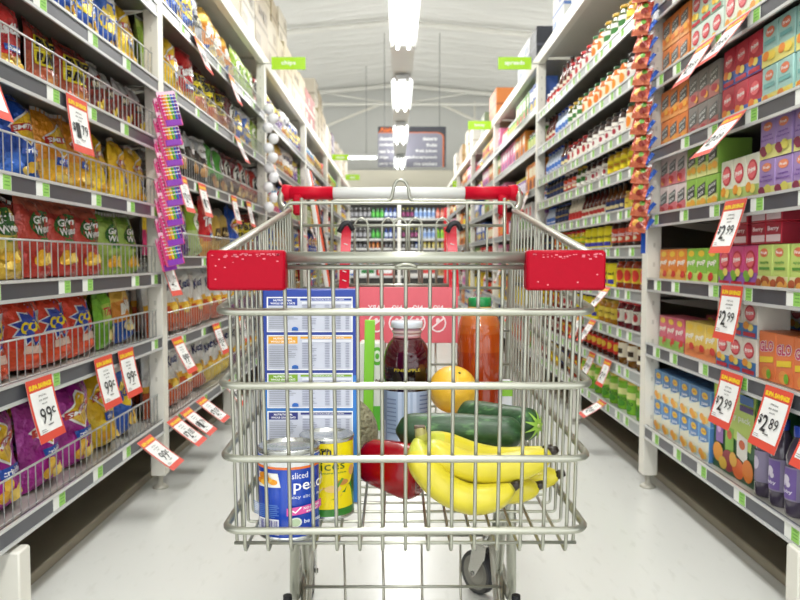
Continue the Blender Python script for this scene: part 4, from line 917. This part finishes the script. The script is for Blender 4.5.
# cross wires of the floor, bending up the sides to the rim
bl = MB(); br = MB()
ny = 17
rimz = lambda y: .851+(.964-.851)*(y-1.0)/(yR_-1.0)
for i in range(ny):
    y = 1.068+(yR_-.02-1.068)*i/(ny-1); h = hw(y)-.009
    zz = zfl(y)-.005
    y2 = y+.004
    bf.tube([lp(-h+.014, y2, zz), lp(h-.014, y2, zz)], .0024, WC, 6, cap=False)
    for s_, bb in ((-1, bl), (1, br)):
        bb.tube(fillet([lp(s_*(h-.014), y2, zz), lp(s_*(h-.002), y2, zz+.0), lp(s_*(h+.004), y-.006, rimz(y))], .012, 4), .0024, WC, 6, cap=False)
# outer rails of the floor
bf.tube([lp(-.236, 1.052, .4585), lp(.236, 1.052, .4585)], .0026, WC, 6)
bf.build('floor_grille', 'wire', cart); bl.build('side_grille', 'wire', cart); br.build('side_grille', 'wire', cart)
# rear gate
b = MB()
for i in range(13):
    x = -.24+.48*i/12; b.tube([lp(x, yR_-.02, .45), lp(x, yR_-.0, .68)], .0024, WC, 5)
for z in (.50, .60, .68): b.tube([lp(-.255, yR_-.012, z), lp(.255, yR_-.012, z)], .003, WC, 6)
b.build('rear_gate', 'wire', cart)
# corner bumpers
for s_ in (-1, 1):
    b = MB(); a = at(206.5 if s_ < 0 else 526.5, 250, .975)-O; c = at(285.5 if s_ < 0 else 605.5, 290.5, .975)-O
    w_ = c.x-a.x; h_ = a.z-c.z; xm = (a.x+c.x)/2; zm = (a.z+c.z)/2
    # a hollow-backed shell that wraps the corner
    b.box((xm, .985-1.45, zm), (w_, .026, h_), 'A20420', .0035, flat=True)
    xo = xm+s_*(w_/2-.012)
    b.box((xo, 1.02-1.45, zm), (.0235, .085, h_-.0006), 'A20420', .0035, flat=True)
    rr_ = random.Random(3+s_)
    for i in range(34):
        xx = xm+rr_.uniform(-.45, .45)*w_; q = rr_.uniform(.0012, .004)
        b.box((xx, .9717-1.45, zm+h_/2-.0045-abs(rr_.gauss(0, .0030))), (q, .0006, q*.5), 'D87884')
    for i in range(4): b.box((xm+rr_.uniform(-.4, .4)*w_, .9719-1.45, zm+rr_.uniform(-.4, .3)*h_), (.002, .0005, .0015), 'E08890')
    b.build('corner_bumper', 'red', cart, label='thick red plastic corner bumper')
# handle
hL, hR = lw(290, 193, 1.90), lw(510, 193, 1.90)
r_h = .0145
hd = MB().tube([hL+Vector((.09, 0, 0)), hR-Vector((.095, 0, 0))], r_h, 'E4E6E2', 16).build('handle_grip', 'gloss', cart, label='pale grey plastic grip')
for s_, P0, P1 in ((-1, hL, hL+Vector((.105, 0, 0))), (1, hR, hR-Vector((.11, 0, 0)))):
    b = MB().tube([P0, P1], r_h+.0016, 'C4102A', 16)
    e = P0+Vector((s_*.008, .004, .002))
    b.tube([e+Vector((-s_*.012, 0, 0)), e, e+Vector((s_*.014, -.010, -.012))], .02, 'C4102A', 12, rad=[.0175, .021, .013])
    b.box(P0+Vector((-s_*.02, -.012, -.03)), (.022, .016, .05), 'B81028', .005)
    b.build('handle_end', 'red', cart, label='red plastic handle end')
    MB().tube(fillet([e+Vector((s_*.010, -.006, .006)), e+Vector((s_*.014, -.03, -.03)), lp(s_*.266, 1.84, .955), lp(s_*.262, 1.86, .80), lp(s_*.255, 1.90, .40), lp(s_*.235, 1.93, .16)], .03, 5), .008, WC, 10).build('handle_upright', 'wire', cart)
# child seat frame (all near Y 1.82)
ys = 1.82
b = MB()
Z_ = lambda l: [lw(x, y, ys) for x, y in l]
b.tube(fillet(Z_([(283, 213), (287, 203), (512, 203), (516, 213)]), .012, 5), .0042, WC, 8)
b.tube(fillet(Z_([(332, 286), (332, 200.5), (391, 200.5), (394, 186), (397, 180), (404, 180), (408, 186), (410, 200.5), (467, 200.5), (467, 286)]), .010, 6), .0040, WC, 8)
for x in (301.5, 504.5): b.tube(Z_([(x, 198), (x, 288)]), .0040, WC, 8)
b.tube(Z_([(300, 225.5), (505, 225.5)]), .0034, WC, 8); b.tube(Z_([(300, 288), (505, 288)]), .0034, WC, 8)
for x in (318.5, 345, 419, 454, 487): b.tube(Z_([(x, 225), (x, 288)]), .0028, WC, 6)
for x0, x1 in ((354.5, 368), (382, 394), (394, 406.5), (409, 422), (436, 449)):
    b.tube(fillet(Z_([(x0, 288), (x0, 222), ((x0+x1)/2, 217), (x1, 222), (x1, 288)]), .012, 5), .0030, WC, 7)
b.tube(Z_([(330, 285), (462, 285)]), .0036, WC, 8)
b.tube(Z_([(393, 291), (412, 291)]), .0050, WC, 8)
b.build('child_seat_frame', 'wire', cart)
for s_, (px, top) in ((-1, (345, 222)), (1, (453, 222))):
    b = MB()
    f_ = lambda u, v: lw(px-5+10*u+s_*3*(v-.5), top+4+(292-top)*v*1.0, 1.805)+Vector((0, .004*math.sin(9*v), 0))
    b.grid(f_, 2, 12, lambda u, v: 'D01E32')
    b.grid(lambda u, v: f_(u, v)+Vector((0, .0015, 0)), 2, 12, 'C01428', flip=True)
    for i in range(5): b.tube([f_(.3, .25+.13*i)-Vector((0, .001, 0)), f_(.7, .27+.13*i)-Vector((0, .001, 0))], .0012, 'F0D8D8', 5)
    st = b.build('seat_belt', 'gloss', cart, label='red webbing strap')
    b = MB().tube(fillet([lw(px-6, top+10, 1.803), lw(px-2, top+2, 1.80), lw(px+4, top, 1.80), lw(px+8, top+8, 1.805)], .01, 4), .006, '26262A', 8)
    b.build('belt_clip', 'dull', st, label='black plastic clip')
# red flap of the seat, its safety text seen from behind
a, c = lw(347, 343, 1.80), lw(458, 287, 1.80)
w_, h_ = c.x-a.x, c.z-a.z
b = MB().box(((a.x+c.x)/2, a.y, (a.z+c.z)/2), (w_, .004, h_), 'E06470', .0015)
L = []
for i, s_ in enumerate(('ON', 'ON', 'ON', 'BABY')):
    cx = .82-.185*i
    L += [('t', {'ON': 'NO', 'BABY': 'BABY'}[s_], cx, .63, -(.09 if s_ == 'ON' else .15), .10, 'F8E4E6', 0, .02), ('e', cx, .36, .075, .17, 'F8E4E6'), ('e', cx, .36, .062, .14, 'E06470'), ('p', [(cx-.05, .30), (cx+.05, .46), (cx+.05, .42), (cx-.05, .26)], 'F8E4E6'), ('e', cx, .40, .018, .05, 'F8E4E6')]
b.layers(lambda u, v, d: (a.x+w_*u, a.y-.002-d, a.z+h_*v), L, .0005, .0001)
b.build('seat_flap', mk('pink_red_plastic', .35, vary=.05), cart, label='red plastic seat flap with white safety print seen from behind')
# chassis
b = MB()
for s_ in (-1, 1):
    b.tube(fillet([lp(s_*.20, 1.42, .448), lp(s_*.205, 1.44, .30), lp(s_*.212, 1.48, .18), lp(s_*.228, 1.93, .15)], .05, 6), .0095, WC, 10)
    b.tube(fillet([lp(s_*.19, 1.35, .449), lp(s_*.193, 1.48, .34), lp(s_*.205, 1.62, .18), lp(s_*.15, 1.02, .13)], .06, 6), .0085, WC, 10)
    b.tube([lp(s_*.228, 1.93, .15), lp(s_*.15, 1.02, .13)], .009, WC, 10)
b.tube([lp(-.228, 1.93, .155), lp(.228, 1.93, .155)], .008, WC, 10); b.tube([lp(-.15, 1.02, .135), lp(.15, 1.02, .135)], .008, WC, 10)
b.build('chassis', 'wire', cart)
for s_ in (-1, 1):
    p0 = lw(287.5 if s_ < 0 else 516, 595, 1.44)
    MB().tube([p0, p0-Vector((0, .0, .05))], .0085, '1E1E20', 10).build('frame_cap', 'dull', cart, label='black plastic tube cap')
b = MB()
for i in range(6):
    u = -1+2*i/5; b.tube([lp(u*.222, 1.74, .20), lp(u*.19, 1.50, .20), lp(u*.14, 1.06, .20)], .0028, WC, 6)
for y, h in ((1.74, .23), (1.50, .195), (1.28, .165), (1.06, .145)): b.tube([lp(-h, y, .203), lp(h, y, .203)], .0032, WC, 6)
b.build('lower_tray', 'wire', cart)
def caster(x, y, rz, nm):
    c_ = link('caster', None, cart, loc=lp(x, y, 0), rot=(0, 0, rz))
    rt = Matrix.Rotation(PI/2, 4, 'Y')
    b = MB().lathe([(.012, -.014), (.030, -.010), (.032, -.012), (.044, -.012), (.053, -.013), (.055, -.008), (.055, .008), (.053, .013), (.044, .012), (.032, .012), (.030, .010), (.012, .014)], '3A3A3C', 28, cols=['9A988C', '8A887E', '8A887E', '4A4A48', '2A2A2C', '2A2A2C', '2A2A2C', '4A4A48', '8A887E', '8A887E', '9A988C'])
    for v in b.v: v.xyz = (rt@v)+Vector((0, .03, .0555))
    b.build('wheel', 'dull', c_)
    b = MB()
    for s2 in (-1, 1):
        o = len(b.v)
        for yy, zz in ((-.018, .135), (.028, .135), (.045, .06), (.030, .045), (.018, .055), (-.012, .10)):
            for dx in (0, .003): b.v.append(Vector((s2*(.018+dx), yy, zz)))
        b.face([o+i*2 for i in range(6)], 'C8C8C2'); b.face([o+i*2+1 for i in range(6)][::-1], 'C8C8C2')
        for i in range(6): j = (i+1) % 6; b.face([o+i*2, o+i*2+1, o+j*2+1, o+j*2], 'C8C8C2')
    b.box((0, .005, .138), (.044, .05, .006), 'C8C8C2', .002).tube([(0, 0, .138), (0, 0, .16)], .010, 'B8B8B2', 10)
    b.tube([(-.024, .03, .0555), (.024, .03, .0555)], .006, '8A8A86', 8)
    b.build('fork', 'tin', c_)
caster(.213, 1.91, .62, 'r'); caster(-.235, 1.91, .06, 'l'); caster(.15, 1.03, .1, 'f'); caster(-.15, 1.03, -.2, 'g')

# ---------------------------------------------------------------- groceries in the cart
FZ = .4565
# cereal box
a = at(262, 291, 1.235); c = at(357, 470, 1.235)
bw, bh = c.x-a.x, a.z-.456
rx = link('cereal_box', None, loc=((a.x+c.x)/2, 1.275, .4575), rot=(-.015, 0, .01), label='tall blue cereal box showing its nutrition panels, behind the peach can', cat='cereal box')
b = MB().box((0, 0, bh/2), (bw, .085, bh), '1E3A94', .002, cols=['24409A']*6)
mp = flatmap(-bw/2, 0, bw, bh, -.0425)
L = [('q', .0, 0, 1, .56, '2E78C4'), ('p', [(0, .50), (1, .44), (1, .60), (0, .57)], '2E78C4')]
rows_ = [(.802, .966, '24409A'), (.624, .788, 'E8A826'), (.446, .610, '7CA628'), (.268, .432, '28307A'), (.09, .254, 'C83A4A')]
for z0, z1, cc in rows_:
    L += [('q', .045, z0, .955, z1, 'F4F4F4'), ('q', .055, z0+.004, .945, z1-.004, 'C8CCDA'), ('q', .06, z1-.040, .37, z1-.006, cc), ('q', .40, z1-.017, .945, z1-.007, cc), ('t', 'NUTRITION INFORMATION', .68, z1-.012, .36, .006, 'FFFFFF', 0, 0)]
    L += [('t', 'NUTRITIONAL', .215, z1-.016, .20, .009, 'FFFFFF'), ('t', 'WHOLE GRAIN OATS', .215, z1-.030, .26, .009, 'FFFFFF')]
b.layers(mp, L, .0004, .00006)
L = []
rb_ = random.Random(4)
for z0, z1, cc in rows_:
    for i in range(12):
        zz = z1-.052-i*.0085
        if zz < z0+.012: break
        L.append(('q', .07, zz, .07+.31*rb_.uniform(.75, 1) if i < 7 else .07+.2, zz+.0026, '8A8E9A'))
    for i in range(15):
        zz = z1-.040-i*.0078
        if zz < z0+.01: break
        for x0, x1 in ((.42, .42+rb_.uniform(.08, .16)), (.66, .71), (.78, .83), (.88, .92)): L.append(('q', x0, zz, x1, zz+.0026, '8488A0'))
    L.append(('q', .42, z1-.031, .94, z1-.023, 'E4E6EE'))
    if z0 > .1: L += [('e', .345, z0+.016, .035, .009, '2A6AC0'), ('q', .31, z0+.007, .38, z0+.013, '2A6AC0')]
b.layers(mp, L, .0036, 0.0)
b.build('carton', 'card', rx)

# cans
def can(name, loc, r, h, colr, L, label, rz=0):
    o = link(name, None, loc=loc, rot=(0, 0, rz), label=label, cat='food can')
    b = MB()
    pr = [(r*.96, 0), (r*1.0, .0015), (r*1.0, .004), (r*.97, .006)]
    pr2 = [(r*.97, h-.006), (r*1.0, h-.004), (r*1.0, h-.001), (r*.975, h), (r*.95, h-.0005), (r*.94, h-.005), (r*.80, h-.0055), (r*.78, h-.0065), (r*.6, h-.006), (r*.58, h-.007), (0, h-.0068)]
    b.lathe(pr+pr2, 'C9CBC8', 40); b.build('tin_body', 'tin', o)
    z0, z1 = .006, h-.007; rr = r*.975
    b = MB(); b.lathe([(rr, z0), (rr, z1)], colr, 48); [x.pop() for x in (b.f, b.c, b.sm, b.mi) for _ in (0, 1)]
    cm = lambda u, v, d: (math.sin((u-.5)*PI)*(rr+d), -math.cos((u-.5)*PI)*(rr+d), z0+(z1-z0)*v)
    b.layers(cm, L, .0005, .0002, curved=2)
    b.build('paper_label', 'gloss', o)
    return o
rc = random.Random(8)
Lp = [('q', 0, .90, 1, 1, 'E2E5E8'), ('q', 0, .945, 1, .985, '3A6CC4'), ('q', 0, .86, 1, .92, 'E6E8E8'), ('q', 0, .835, 1, .865, 'EE7A34')]
Lp += [('p', [(.16, .60), (.46, .62), (.43, .79), (.16, .78)], 'ECECE6')]+[('e', .30+rc.uniform(-.08, .08), .71+rc.uniform(-.05, .05), .05, .035, ('E89A1E', 'F0B83A', 'D8861A')[i % 3]) for i in range(12)]
Lp += [('t', 'sliced', .65, .765, .16, .075, 'F4F6FA', 0, .0), ('t', 'peaches', .865, .63, .56, .175, 'FFFFFF', 0, .008), ('t', 'juicy slices in juice', .78, .50, .50, .05, 'E4ECF8', 0, 0)]
Lp += [('p', [(.52, .28), (.93, .315), (.93, .41), (.52, .375)], 'DE5AA4'), ('t', 'NO ADDED', .78, .365, .2, .03, 'FFFFFF', .012), ('t', 'sugar', .78, .32, .15, .03, 'FFFFFF', .012), ('p', [(.57, .335), (.60, .310), (.605, .322), (.575, .35)], 'FFFFFF'), ('p', [(.60, .31), (.66, .375), (.65, .385), (.597, .325)], 'FFFFFF')]
Lp += [('e', .60, .20, .06, .06, 'E4ECE0'), ('e', .60, .20, .045, .045, 'B8CCA8'), ('t', 'be treat', .78, .205, .2, .05, 'DCE8F8')]
Lp += [('q', .23, .05, .45, .24, 'F0F0F4')]+[('q', .245+.017*i, .07, .245+.017*i+(.009 if i % 3 else .005), .23, '3A3A8A') for i in range(12)]
Lp += [('q', .16, .27+.024*i, .16+.32*rc.uniform(.8, 1), .279+.024*i, '5A86CC') for i in range(7)]
can('peach_can', (-.1555, 1.102, FZ), .0445, .128, '1E48B4', Lp, 'blue sliced peaches can at the front left of the cart')
Lc = [('q', 0, .0, 1, .10, '2E7A28'), ('g', [(.95, .0), (.97, .62), (.86, .46), (.74, .34), (.6, .24), (.45, .17), (.2, .1), (.2, 0)], '2E7A28'), ('g', [(.30, .12), (.5, .18), (.70, .28), (.84, .44), (.95, .62), (.95, .74), (.84, .60), (.7, .46), (.5, .40), (.3, .36)], 'E8B45A'),
      ('e', .60, .38, .10, .05, 'EFC878'), ('e', .72, .46, .08, .04, 'C88A48'), ('e', .86, .60, .05, .07, 'D8A468'), ('p', [(.62, .40), (.70, .52), (.73, .51), (.66, .40)], '5E9A34'),
      ('t', 'Golden', .40, .93, .3, .05, '2A2A14'), ('t', 'corn', .46, .87, .24, .095, '1E2010', .02), ('t', 'slices', .54, .70, .40, .12, '3A5A1A', .02, 0), ('t', 'in natural juice', .56, .60, .40, .035, '4E7A24')]
can('corn_can', (-.109, 1.188, FZ), .0425, .124, 'F2DC12', Lc, 'yellow and green slices can behind the peach can')

# dark juice bottle
o = link('juice_bottle', None, loc=(at(407, 400, 1.54).x, 1.56, FZ), label='dark red juice bottle with white cap', cat='bottle')
rj = .0485
b = MB().lathe([(.036, 0), (rj*.97, .006), (rj, .014), (rj, .137), (rj*.95, .142), (rj*.94, .148), (rj, .156), (rj*1.0, .178), (rj*.985, .194), (rj*.92, .209), (rj*.81, .222), (rj*.68, .231), (rj*.58, .236)], '2E0810', 40, cols=['200A10']*5+['16080E']*2+['3C0612']*2+['460814']*3)
b.build('bottle_body', 'jar', o)
MB().lathe([(rj*.60, .236), (rj*.58, .240), (rj*.58, .244), (rj*.63, .246), (rj*.63, .250), (rj*.57, .252), (rj*.57, .258)], 'D89AA0', 28, cols=['D4969C', 'D8C0C0', 'B87880', 'C8B0A8', 'B89098', 'B89098']).build('bottle_neck', 'jar', o, label='clear pinkish neck ring')
MB().lathe([(rj*.64, .2555), (rj*.665, .257), (rj*.665, .266), (rj*.63, .2695), (0, .270)], 'DDE4EC', 36).build('cap', 'gloss', o, label='white screw cap')
b = MB(); b.lathe([(rj*1.01, .012), (rj*1.01, .132)], 'A8BCD8', 40); [x.pop() for x in (b.f, b.c, b.sm, b.mi) for _ in (0, 1)]
cmj = lambda u, v, d: (math.sin((u-.5)*PI)*(rj*1.01+d), -math.cos((u-.5)*PI)*(rj*1.01+d), .012+.12*v)
b.layers(cmj, [('q', .02, 0, .2, 1, '8C9CBC'), ('q', .06, .1, .16, .5, 'F0F0F4'), ('q', .38, 0, .62, 1, 'C4D4EC')]+[('q', .66, .08+.07*i, .92, .10+.07*i, '6A7CA8') for i in range(13)]+[('q', .22, .3+.07*i, .36, .32+.07*i, '7C8CB0') for i in range(9)], .0005, .0001, curved=1)
b.build('paper_label', 'paper', o, label='pale blue paper label')
MB().layers(lambda u, v, d: (math.sin((u-.5)*2)*(rj*1.0+d), -math.cos((u-.5)*2)*(rj*1.0+d), .172+.006*v), [('t', 'PINEAPPLE', .5, .5, .55, 1, 'B8A82A', 0, .02)], .0006).build('lettering', 'paper', o)

# amber bottle
o = link('juice_bottle', None, loc=(at(479, 400, 1.63).x, 1.63, FZ), label='large amber juice bottle with green cap', cat='bottle')
ra = .0475
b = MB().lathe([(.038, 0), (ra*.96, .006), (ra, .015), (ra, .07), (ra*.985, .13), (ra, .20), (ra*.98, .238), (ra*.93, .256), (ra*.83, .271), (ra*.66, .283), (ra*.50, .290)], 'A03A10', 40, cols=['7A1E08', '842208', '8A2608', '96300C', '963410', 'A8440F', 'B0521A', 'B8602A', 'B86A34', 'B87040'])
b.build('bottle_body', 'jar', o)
MB().lathe([(ra*.50, .287), (ra*.53, .288), (ra*.53, .293), (ra*.46, .294)], 'C89A4A', 24).build('neck_ring', 'gloss', o)
MB().lathe([(ra*.50, .294), (ra*.53, .295), (ra*.53, .309), (ra*.49, .313), (0, .3135)], '1F8A48', 24, lobes=lambda a_, z: 1+.02*math.sin(24*a_)).build('cap', 'gloss', o, label='green screw cap')

# melon, grapefruit, oranges
def fruit(name, px, py, Y, r, col, label, cat, mat='skin', dimple=True, sq=.96, z=None):
    p = at(px, py, Y); o = link(name, None, loc=(p.x, Y, z if z else p.z), rot=(.5, .3, 0), label=label, cat=cat)
    n = 20; prof = []
    for i in range(n+1):
        t = PI*i/n; q = r*math.sin(t); zz = -r*sq*math.cos(t)
        if dimple: zz -= .08*r*math.exp(-((PI-t)/.22)**2)
        prof.append((max(q, 0), zz))
    MB().lathe(prof, col, 30).build('rind', mat, o)
    MB().lathe([(0, 0), (.003, .0005), (.002, .002), (0, .0022)], '5A6A2A', 8, c=(0, 0, r*sq*.915)).build('stem_scar', 'dull', o)
    return o
net = mk('netted_rind', 0.6, bump=1.0, bscale=130, vary=0.35, base='A8A482')
M['net'] = net
fruit('rockmelon', 340, 434, 1.43, .0715, 'A8A482', 'netted grey-green melon half hidden behind the cereal box', 'melon', 'net', False, z=FZ+.0705)
M['citrus'] = mk('citrus_peel', 0.33, bump=0.16, bscale=420, vary=0.06, coat=.25)
fruit('grapefruit', 453, 389.5, 1.50, .0475, 'F2BE34', 'yellow-orange grapefruit resting behind the cucumbers', 'grapefruit', 'citrus')
fruit('orange', 441, 420, 1.50, .044, 'E8861A', 'orange mostly hidden beneath the grapefruit', 'orange', 'citrus', z=FZ+.043)

# carton with green stripe behind the melon
p0 = at(359, 300, 1.66); p1 = at(384, 300, 1.66)
o = link('food_carton', None, loc=((p0.x+p1.x)/2, 1.70, FZ), label='white food carton with green round logo, left of the dark bottle', cat='carton')
hh = at(370, 343, 1.66).z-FZ
b = MB().box((0, 0, hh/2), (p1.x-p0.x, .06, hh), 'ECEEE6', .003)
b.layers(flatmap(-(p1.x-p0.x)/2, 0, p1.x-p0.x, hh, -.03), [('e', .72, .86, .26, .095, '5CB832'), ('e', .72, .86, .17, .06, 'E8F4E0'), ('e', .72, .86, .08, .03, '5CB832'), ('t', 'nes', .80, .60, .3, .05, '6A4A3A'), ('q', .1, .1, .9, .35, '5CB832')], .0006)
b.build('box', 'card', o)
p = at(369, 320, 1.60); q = at(369, 400, 1.60)
b = MB().box((0, 0, 0), (.021, .012, p.z-q.z+.04), '8CD63C', .001)
b.build('green_stick_pack', 'card', loc=(p.x, 1.60, (p.z+q.z)/2-.02), rot=(0, .02, 0), label='upright bright green packet standing beside the cereal box', cat='packet')
b = MB().box((0, 0, .065), (.03, .03, .13), 'E4E8EC', .003).layers(flatmap(-.015, 0, .03, .13, -.015), [('q', .0, .75, 1, 1, '8CC83A'), ('q', .1, .1, .9, .3, 'C83A4A'), ('q', .1, .35, .9, .6, '6A9AD0')])
b.build('small_carton', 'card', loc=(at(506, 380, 1.66).x, 1.68, at(500, 400, 1.66).z-.02-.07+.0), label='small white and green carton right of the amber bottle', cat='carton')

# bell pepper
pp = at(394, 460, 1.30)
o = link('bell_pepper', None, loc=(at(393.5, 470, 1.27).x, 1.278, .504), rot=(.15, 1.75, -.2), label='glossy red bell pepper lying left of the bananas', cat='bell pepper')
prof = [(0, -.046), (.014, -.050), (.028, -.048), (.036, -.036), (.040, -.015), (.0435, .008), (.0455, .024), (.043, .038), (.034, .046), (.020, .044), (.008, .037), (0, .035)]
MB().lathe([(a_*1.03, b_*1.12) for a_, b_ in prof], '94040F', 40, lobes=lambda a_, z: 1+.075*abs(math.sin(2*a_+.4))**.8*1.4-.05).build('flesh', 'wax', o)
MB().tube([(0, 0, .034), (.002, 0, .045), (.008, 0, .060)], .005, '5E8A2E', 10, rad=[.010, .0045, .0055]).build('stalk', 'skin', o)

# cucumbers (zucchini)
M['cuke'] = None
def cuke_mat():
    m = mk('cucumber_skin', 0.42, bump=.05, bscale=60, vary=0.0, base='1F3A1C', coat=.0)
    N = m.node_tree.nodes; L = m.node_tree.links; bs = N['Principled BSDF']
    v = N.new('ShaderNodeTexNoise'); v.inputs['Scale'].default_value = 90; v.inputs['Detail'].default_value = 4
    tc = N.new('ShaderNodeTexCoord'); mp_ = N.new('ShaderNodeMapping'); mp_.inputs['Scale'].default_value = (.35, 1, 1)
    L.new(tc.outputs['Object'], mp_.inputs[0]); L.new(mp_.outputs[0], v.inputs['Vector'])
    cr = N.new('ShaderNodeValToRGB'); e = cr.color_ramp.elements
    e[0].position = .38; e[0].color = C('20401E'); e[1].position = .74; e[1].color = C('5E8A50')
    mid = e.new(.58); mid.color = C('2E5230')
    L.new(v.outputs['Fac'], cr.inputs[0])
    at2 = [n for n in N if n.bl_idname == 'ShaderNodeAttribute'][0]
    mx = N.new('ShaderNodeMix'); mx.data_type = 'RGBA'; mx.blend_type = 'ADD'; mx.inputs['Factor'].default_value = 1
    L.new(cr.outputs[0], mx.inputs['A']); L.new(at2.outputs['Color'], mx.inputs['B']); L.new(mx.outputs['Result'], bs.inputs['Base Color'])
    return m
M['cuke'] = cuke_mat()
def cuke(A, B, r, label, sag=.006, ray=True):
    A, B = Vector(A), Vector(B); mid = (A+B)/2
    o = link('zucchini', None, loc=mid, label=label, cat='zucchini')
    n = 22; pts = []; rad = []
    for i in range(n+1):
        t = i/n; p = A.lerp(B, t)-mid; p.z -= sag*math.sin(PI*t)*-1; pts.append(p)
        e_ = min(t, 1-t); rad.append(r*min(1, (e_/.10+.001))**.42*(1+.03*math.sin(6*t)) if 0 < i < n else r*.16)
    MB().tube(pts, r, '000000', 28, rad=rad).build('skin', 'cuke', o)
    if ray:
        d = (B-A).normalized(); e = B-mid
        q = d.to_track_quat('Z', 'Y').to_matrix()
        b = MB()
        for k in range(9):
            a_ = 2*PI*k/9
            def fn(u, v):
                rr = .002+(r*.86)*v; ww = (.0045*(1-v)+.0004)*(u-.5)*2
                zz = .0018-(rr/r)**2.4*.012
                p_ = Vector((rr*math.cos(a_)-ww*math.sin(a_), rr*math.sin(a_)+ww*math.cos(a_), zz)); return e+q@p_
            b.grid(fn, 1, 6, '9CC850')
        b.lathe([(.004, .0005), (.003, .004), (0, .004)], 'B8C47A', 8)
        v0 = len(b.v)-24
        for i in range(v0, len(b.v)): b.v[i] = e+q@b.v[i]
        b.build('blossom_end', 'skin', o, label='pale green rayed end')
cuke(at(396, 431, 1.31), at(524, 434.5, 1.275), .0285, 'long dark green zucchini lying in front, above the bananas', .004, False)
cuke(at(461, 415, 1.42), at(537.5, 425.5, 1.30), .0290, 'dark green zucchini behind, its rayed end facing the camera', .0, True)
# yellow-green cut tip of the front zucchini
# bananas
def bananam():
    m = mk('banana_peel', 0.36, bump=.03, bscale=30, vary=.07, coat=.15); return m
M['ban'] = bananam()
bun = at(420, 436, 1.16)
bn = link('banana_bunch', None, loc=bun, label='bunch of five yellow bananas lying at the front right of the cart', cat='bananas')
def banana(pts, r, tipc='2A2018', seed=0):
    # Catmull-Rom through the given points
    P_ = [Vector(p)-bun for p in pts]; P_ = [P_[0]+(P_[0]-P_[1])]+P_+[P_[-1]+(P_[-1]-P_[-2])]
    out = []
    for i in range(1, len(P_)-2):
        for k in range(7):
            t = k/7; a0, a1, a2, a3 = P_[i-1:i+3]
            out.append(.5*((2*a1)+(a2-a0)*t+(2*a0-5*a1+4*a2-a3)*t*t+(3*a1-a0-3*a2+a3)*t*t*t))
    out.append(P_[-2]); n = len(out)-1
    rad = []; cols_ = []
    for i in range(n+1):
        t = i/n
        if t < .14: q = .26+.30*(t/.14)
        elif t < .34: q = .56+.44*math.sin((t-.14)/.20*PI/2)
        elif t < .70: q = 1
        else: q = max(.22, max(0.0, math.cos((t-.70)/.30*PI/2))**.62)
        rad.append(r*q); cols_.append('C4C84A' if t < .10 else ('CCD048' if t < .2 else ('DCCE36' if t < .93 else ('B8B040' if t < .965 else tipc))))
    b = MB(); o = 0; nn = 20
    b.tube(out, r, 'E8CC30', nn, rad=rad, cols=cols_[:-1]+[tipc])
    # five soft ridges
    for i in range(n+1):
        c_ = out[i]
        for k in range(nn):
            v = b.v[i*nn+k]; a_ = 2*PI*k/nn; v.xyz = c_+(v-c_)*(1+.045*math.cos(5*a_+seed))
    e = out[-1]; d = (out[-1]-out[-2]).normalized()
    b.tube([e-d*.006, e+d*.002, e+d*.008], .0048, tipc, 8, rad=[.0078, .0068, .0050])
    b.build('banana', 'ban', bn)
A_ = lambda l: [at(*p) for p in l]
banana(A_([(422, 437, 1.155), (419, 447, 1.15), (424, 466, 1.14), (443, 487, 1.13), (470, 499, 1.125), (497, 496, 1.125), (516, 485, 1.13)]), .0225, seed=.3)
banana(A_([(423, 436, 1.16), (427, 446, 1.16), (445, 458, 1.155), (475, 468, 1.15), (508, 468, 1.15), (535, 461, 1.155), (553, 451, 1.16)]), .0225, seed=1)
banana(A_([(425, 436, 1.165), (434, 439, 1.18), (452, 446, 1.195), (478, 455, 1.205), (505, 459, 1.21), (530, 456, 1.21), (548, 449, 1.20)]), .019, seed=2)
banana(A_([(423, 437, 1.165), (424, 452, 1.175), (440, 472, 1.18), (470, 487, 1.18), (505, 491, 1.175), (528, 489, 1.175), (540, 485, 1.175)]), .020, seed=3)
banana(A_([(424, 437, 1.17), (430, 450, 1.20), (455, 466, 1.22), (490, 478, 1.225), (525, 480, 1.22), (548, 477, 1.215), (560, 474, 1.21)]), .019, seed=4)
b = MB().tube([at(424, 441, 1.155)-bun, at(421, 434, 1.155)-bun, at(420, 427, 1.155)-bun], .008, 'A8A868', 12, rad=[.010, .0095, .0085], cols=['B8B850', 'A8A060', '7A6A48'])
b.box(at(419.5, 427, 1.155)-bun, (.016, .014, .004), '5A4632', .001)
b.build('bunch_stem', 'skin', bn, label='woody brown cut stem')
